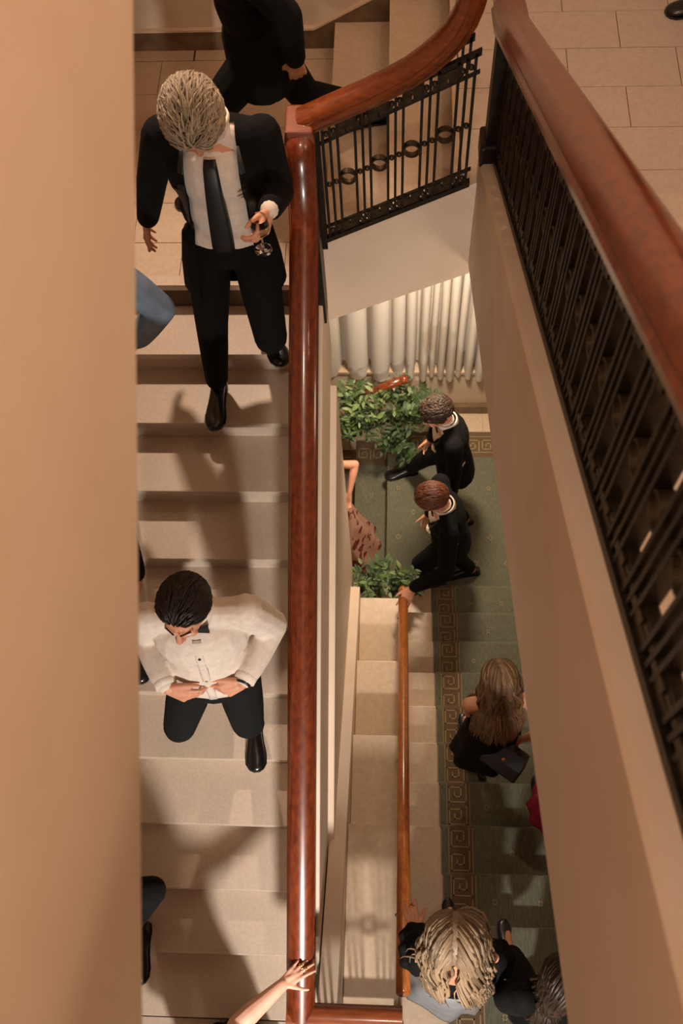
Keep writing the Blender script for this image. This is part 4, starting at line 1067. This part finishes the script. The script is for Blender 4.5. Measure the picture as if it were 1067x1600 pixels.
long_hair(g.hc, g.hfr, g.hs*1.05, LIGHT, g.o, n=1150, length=.40, seed=7, streak=True, vol=.045, rad=.0070, wave=.022, part=.12, line=(.7, .0, -.75), down=V((0, -.22, -1)), back=.7,
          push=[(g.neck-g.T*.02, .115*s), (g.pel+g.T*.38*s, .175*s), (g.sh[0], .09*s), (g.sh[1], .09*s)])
for i, z in ((0, clev(8)), (1, clev(9))): shoe(g.leg[i][2]-g.F*.02, g.F, z+.012, g.o, low=True, L=.24, w=.075, heel=.03)
S, E, W = g.arm[0]; ax_ = (W-E).normalized()
for k in (0, 1): b = MB(); b.lathe([(.0335, -.0025), (.036, 0), (.0335, .0025), (.032, 0), (.0335, -.0025)], (0, 0, 0), 24); q_ = ax_.to_track_quat('Z', 'Y'); b.v = [W-ax_*(.012+.016*k)+q_ @ p for p in b.v]; under(b.build('bracelet', GOLD, smooth=True), g.o)
p, d = g.tips[0][1]; b = MB(); c_ = p-d.normalized()*.045; b.tube([c_-d*.003, c_+d*.003], .0105, 14); under(b.build('ring', GOLD, smooth=True), g.o)

g = figure('dark-haired woman in black with one pointed shoe forward, bottom right corner', (.70, -.02, L0+.90), 92, 1.64, lean=5, female=True, hpitch=16, vox=.006, base_z=L0,
           feet=[(.635, .30, clev(9)), (.74, -.08, L0)], knee=[V((.1, 1, .2)), V((0, 1, 0))], hands=[None, None])
s = g.s
put(shirt_mesh(g, fat=1.02, sleeves=True, vox=.008, cuff=.75), 'blouse', BLACKD, g.o); tq = Fig(); tq.__dict__.update(g.__dict__)
tq.leg = [(h, k, k.lerp(a, .88)) for h, k, a in g.leg]; trousers(tq, BLACKD, fat=1.08, parent=g.o)
long_hair(g.hc, g.hfr, g.hs*1.03, DKB, g.o, n=600, length=.36, seed=11, vol=.022, rad=.0085, wave=.010, part=.0, line=(.7, .0, -.7), down=V((0, -.12, -1)), push=[(g.neck-g.T*.02, .095*s), (g.pel+g.T*.38*s, .165*s), (g.sh[0], .08*s), (g.sh[1], .08*s)])
for i, z in ((0, clev(9)), (1, L0)): shoe(g.leg[i][2]-g.F*.02, g.F, z+.006, g.o, low=True, L=.25, w=.078, heel=.02)

g = figure('person in magenta behind the right stringer on the carpeted flight', (1.06, 1.03, clev(7)+.9), 90, 1.62, lean=4, female=True, vox=.01, base_z=clev(7), feet=[(.93, 1.1, clev(6)), (1.07, .95, clev(7))])
put(shirt_mesh(g, fat=1.1, sleeves=True, vox=.01, cuff=.3), 'blouse', PINKD, g.o); skirt(g, PINKD, .7, .18, .28)
b = MB(); cap(b, g.sh[0]-g.T*.03, g.sh[0]-g.T*.16+g.Ls*.05, .085, .10); put(fuse(b, .01, 3), 'puff_sleeve', PINKD, g.o)
long_hair(g.hc, g.hfr, g.hs, BROWN, g.o, n=100, length=.3)
for i, z in ((0, clev(6)), (1, clev(7))): shoe(g.leg[i][2], g.F, z+.003, g.o, low=True)

g = figure('woman in rose brocade gown going down to the left by the spine wall', (-.50, 3.50, -.33+.90), 185, 1.66, lean=6, female=True, hpitch=10, vox=.008, base_z=-.33, feet=[(-.66, 3.4, -.495), (-.46, 3.56, -.33)], hands=[None, (-.36, 3.56, .72)], elbow=[None, V((.8, .5, 0))])
s = g.s; b = MB()
ell(b, g.pel, g.fp, (.172*s, .126*s, .13*s)); ell(b, g.pel+g.T*.15*s, g.fc, (.132*s, .104*s, .14*s)); ell(b, g.pel+g.T*.28*s, g.fc, (.15*s, .114*s, .11*s)); put(fuse(b, .01, 3), 'bodice', ROSED, g.o)
skirt(g, ROSED, .86, .18, .30, folds=8, amp=.03, off=(.17, .02, 0))
long_hair(g.hc, g.hfr, g.hs, AUB, g.o, n=200, length=.3)
for i, z in ((0, -.495), (1, -.33)): shoe(g.leg[i][2], g.F, z+.003, g.o, low=True)

# a guest standing on the upper right landing, all but a shoe outside the picture
g = figure('man in black suit at the right edge of the upper landing, only a shoe showing', (1.64, 4.30, L2+.94), 190, 1.78, feet=[(1.60, 4.18, L2), (1.52, 4.40, L2)], vox=.012, base_z=L2)
put(jacket(g, vox=.012), 'jacket', SUIT, g.o); trousers(g, SUIT, vox=.012)
for i in (0, 1): shoe(g.leg[i][2], g.F, L2+.003, g.o)
short_hair(g.hc, g.hfr, g.hs, DARK, g.o, n=120)
# ================================================================== held things and greenery
GL = bpy.data.materials.new('clear_glass'); GL.use_nodes = True
b_ = GL.node_tree.nodes['Principled BSDF']; b_.inputs['Transmission Weight'].default_value = 1; b_.inputs['Roughness'].default_value = .02; b_.inputs['IOR'].default_value = 1.45; b_.inputs['Base Color'].default_value = (1, 1, 1, 1)
WINE = bpy.data.materials.new('white_wine'); WINE.use_nodes = True
b_ = WINE.node_tree.nodes['Principled BSDF']; b_.inputs['Transmission Weight'].default_value = .85; b_.inputs['Roughness'].default_value = .05; b_.inputs['IOR'].default_value = 1.33; b_.inputs['Base Color'].default_value = srgb(226, 196, 120)
t = man1.tips[0]; gc = V(onz(412, 391, 4.645))
wg = tag(empty('wine_glass', gc), 'stemmed wine glass with a little white wine in the grey-haired man\'s hand', 'glass')
b = MB().lathe([(.0, .0), (.034, .001), (.035, .003), (.006, .007), (.0038, .012), (.0036, .075), (.008, .084), (.026, .098), (.035, .120), (.0355, .140), (.031, .178), (.0302, .178), (.0345, .140), (.034, .120), (.025, .100), (.006, .0875), (.0, .086)], (0, 0, 0), 28)
o = b.build('glass_body', GL, wg, smooth=True)
b = MB().lathe([(0, .0885), (.006, .089), (.0235, .1012), (.0318, .118), (.0322, .126), (0, .126)], (0, 0, 0), 28); b.build('wine', WINE, wg, smooth=True)

# handbag hanging from the woman's right arm
hb0 = w9.tips[1][1][0]
bg = tag(empty('handbag', hb0-V((0, 0, .2))), 'black leather handbag with gold chain hanging from the long-haired woman\'s hand', 'handbag')
c0 = V((.655, 1.275, 1.86)); hb0 = V(w9.tips[1][1][0]); an = R(-35); ex = V((math.cos(an), math.sin(an), 0)); ey = V((-ex.y, ex.x, 0)); ez = V((0, 0, 1)); tl = R(-48); ey, ez = ey*math.cos(tl)+ez*math.sin(tl), ez*math.cos(tl)-ey*math.sin(tl)
v = []
for z, wx, wy in ((-.105, .12, .038), (.0, .125, .044), (.085, .112, .022)):
    for sx, sy in ((-1, -1), (1, -1), (1, 1), (-1, 1)): v.append(c0+ex*wx*sx+ey*wy*sy+ez*z)
f = [(0, 1, 2, 3), (8, 11, 10, 9)]
for i in (0, 4):
    for k in range(4): f.append((i+k, i+(k+1) % 4, i+4+(k+1) % 4, i+4+k))
under(obj('bag_body', v, f, LEATHER, None, bevel=.010), bg)
v = [c0+ex*q*.115+ey*-.046+ez*z for z in (.075, -.02) for q in (-1, 1)]+[c0+ex*q*.112+ez*.090 for q in (-1, 1)]
o = obj('flap', v, [(0, 1, 3, 2), (0, 4, 5, 1)], LEATHER); sd_ = o.modifiers.new('t', 'SOLIDIFY'); sd_.thickness = .005; under(o, bg)
for sx in (-1, 1):
    p0 = c0+ex*.11*sx+ez*.085; p1 = hb0+V((0, 0, .012))+ex*.012*sx; mid = p0.lerp(p1, .5)+ex*.012*sx
    ch = MB()
    for k in range(13):
        tt = k/12; q = p0*(1-tt)**2+mid*2*tt*(1-tt)+p1*tt**2
        ch.ball(q, (.008, .008, .0105), 6, 4)
    under(ch.build('chain', GOLD, smooth=True), bg)
b = MB(); ell(b, c0-ey*.05+V((0, 0, .0)), (ex, ey, ez), (.012, .006, .012), 12, 8); under(b.build('clasp', GOLD, smooth=True), bg)

# greenery: stems with leaves, each leaf a piece
def leafmat(n, c1, c2): return mat(n, srgb(*c1), .55, srgb(*c2), 8, sss=.0)
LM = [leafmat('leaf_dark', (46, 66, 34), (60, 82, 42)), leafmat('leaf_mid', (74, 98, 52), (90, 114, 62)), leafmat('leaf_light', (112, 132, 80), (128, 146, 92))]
def leaf_mesh(L, w, m):
    n = 5; v = []; f = []
    for i in range(n):
        t = i/(n-1); ww = w*math.sin(math.pi*min(1, t*.92+.06))**.8*(1 if i < n-1 else .12); z = -.22*L*t*t
        v += [(t*L, -ww, z+.18*ww), (t*L, 0, z), (t*L, ww, z+.18*ww)]
    for i in range(n-1):
        for k in (0, 1): f.append((i*3+k, i*3+k+1, (i+1)*3+k+1, (i+1)*3+k))
    me = bpy.data.meshes.new('leaf'); me.from_pydata(v, [], f); me.materials.append(m); me.shade_smooth(); return me
LEAVES = [leaf_mesh(L, w, m) for L, w in ((.070, .013), (.058, .015), (.080, .014)) for m in LM]
def foliage(name, label, centers, n_leaf, n_fill, seed, base, big=1.0):
    rg = random.Random(seed); root = tag(empty(name, base), label, 'greenery'); lf = 0; stems = MB(); fill = MB(); items = []
    while len(items) < n_leaf+n_fill:
        c, rx, ry, rz, wgt = centers[rg.randrange(len(centers))]
        a = rg.uniform(0, 6.283); el = rg.uniform(-.2, 1.3); d = V((math.cos(a)*math.cos(el), math.sin(a)*math.cos(el), math.sin(el)))
        st0 = V(c)+V((rg.uniform(-.5, .5)*rx, rg.uniform(-.5, .5)*ry, rg.uniform(-.6, .3)*rz)); Ls = rg.uniform(.45, 1.0)
        tip = st0+V((d.x*rx, d.y*ry, d.z*rz))*Ls; m_ = st0.lerp(tip, .55)+V((0, 0, .04)); pts = [st0, m_, tip-V((0, 0, .02))]
        stems.tube(pts, [.0032, .0026, .0014], 5)
        k_ = rg.randint(6, 10)
        for q in range(k_):
            t = .25+.75*q/(k_-1); p = pts[0]*(1-t)**2+pts[1]*2*t*(1-t)+pts[2]*t*t; sgn = 1 if q % 2 else -1
            dr = (tip-st0).normalized(); sd = dr.cross(V((0, 0, 1))); sd = sd.normalized() if sd.length > .1 else V((1, 0, 0))
            ld = (dr*.55+sd*sgn*.85+V((rg.uniform(-.25, .25), rg.uniform(-.25, .25), rg.uniform(-.1, .45)))).normalized()
            up = (V((0, 0, 1))+V((rg.uniform(-.5, .5), rg.uniform(-.5, .5), 0))); y_ = up.cross(ld).normalized(); z_ = ld.cross(y_)
            s_ = rg.uniform(.65, 1.2)*big
            items.append((Matrix(((ld.x*s_, y_.x*s_, z_.x*s_, p.x), (ld.y*s_, y_.y*s_, z_.y*s_, p.y), (ld.z*s_, y_.z*s_, z_.z*s_, p.z), (0, 0, 0, 1))), rg.randrange(9)))
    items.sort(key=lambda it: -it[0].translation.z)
    for mt_, k in items[:n_leaf]:
        o = bpy.data.objects.new('leaf', LEAVES[k]); C.objects.link(o); o.parent = root; o.matrix_local = Matrix.Translation(-V(base)) @ mt_
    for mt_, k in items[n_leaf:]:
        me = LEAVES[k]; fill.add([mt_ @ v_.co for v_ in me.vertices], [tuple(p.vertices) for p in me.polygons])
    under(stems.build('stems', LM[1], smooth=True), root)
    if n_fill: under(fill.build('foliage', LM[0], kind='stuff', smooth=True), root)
    return root
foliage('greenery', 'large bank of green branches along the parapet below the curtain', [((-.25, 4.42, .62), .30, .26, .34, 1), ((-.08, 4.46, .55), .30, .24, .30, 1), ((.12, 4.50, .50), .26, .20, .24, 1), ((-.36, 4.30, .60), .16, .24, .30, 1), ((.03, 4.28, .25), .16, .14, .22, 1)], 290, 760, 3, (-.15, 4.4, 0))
foliage('greenery', 'low clump of green leaves spilling over the stone newel at the wooden handrail', [((-.15, 2.86, .64), .20, .15, .20, 1), ((-.02, 2.89, .60), .18, .14, .20, 1), ((-.25, 2.80, .62), .12, .12, .16, 1), ((.08, 2.82, .56), .12, .10, .18, 1)], 230, 300, 5, (-.1, 2.85, 0), big=.85)
# the stone newels they stand on, and the rail end in the greenery
pn_ = tag(MB().box(-.25, .06, 2.665, 2.96, 0.0, .45).build('newel_pier', BLOCK, bevel=.006), 'stone pier at the head of the stepped parapet under the leaves', 'pier')
pw = tag(empty('parapet', (-.2, 4.62, 0)), 'stepped stone parapet half buried in greenery below the curtain', 'parapet')
for i in range(4):
    x1 = .16-.29*i; under(MB().box(x1-.285, x1, 4.58, 4.745, -.165*(i+1)-.05, .42-.165*i).build('parapet_block', BLOCK, bevel=.005), pw)
h2 = tag(empty('handrail', (-.1, 4.55, .6)), 'short wooden handrail end with round knob among the green branches', 'handrail')
p0, p1 = ony(628, 594, 4.55), ony(572, 614, 4.55)
under(MB().tube([p0, p0.lerp(p1, .5), p1+(p1-p0)*.6], .036, 14).build('pole', WOODX, smooth=True), h2)
under(MB().ball(p0+(p0-p1).normalized()*.02, .042, 14, 10).build('end_knob', WOODX, smooth=True), h2)
under(MB().tube([p1, p1-V((0, -.05, .40))], .012, 8).build('bracket', IRON2, smooth=True), h2)
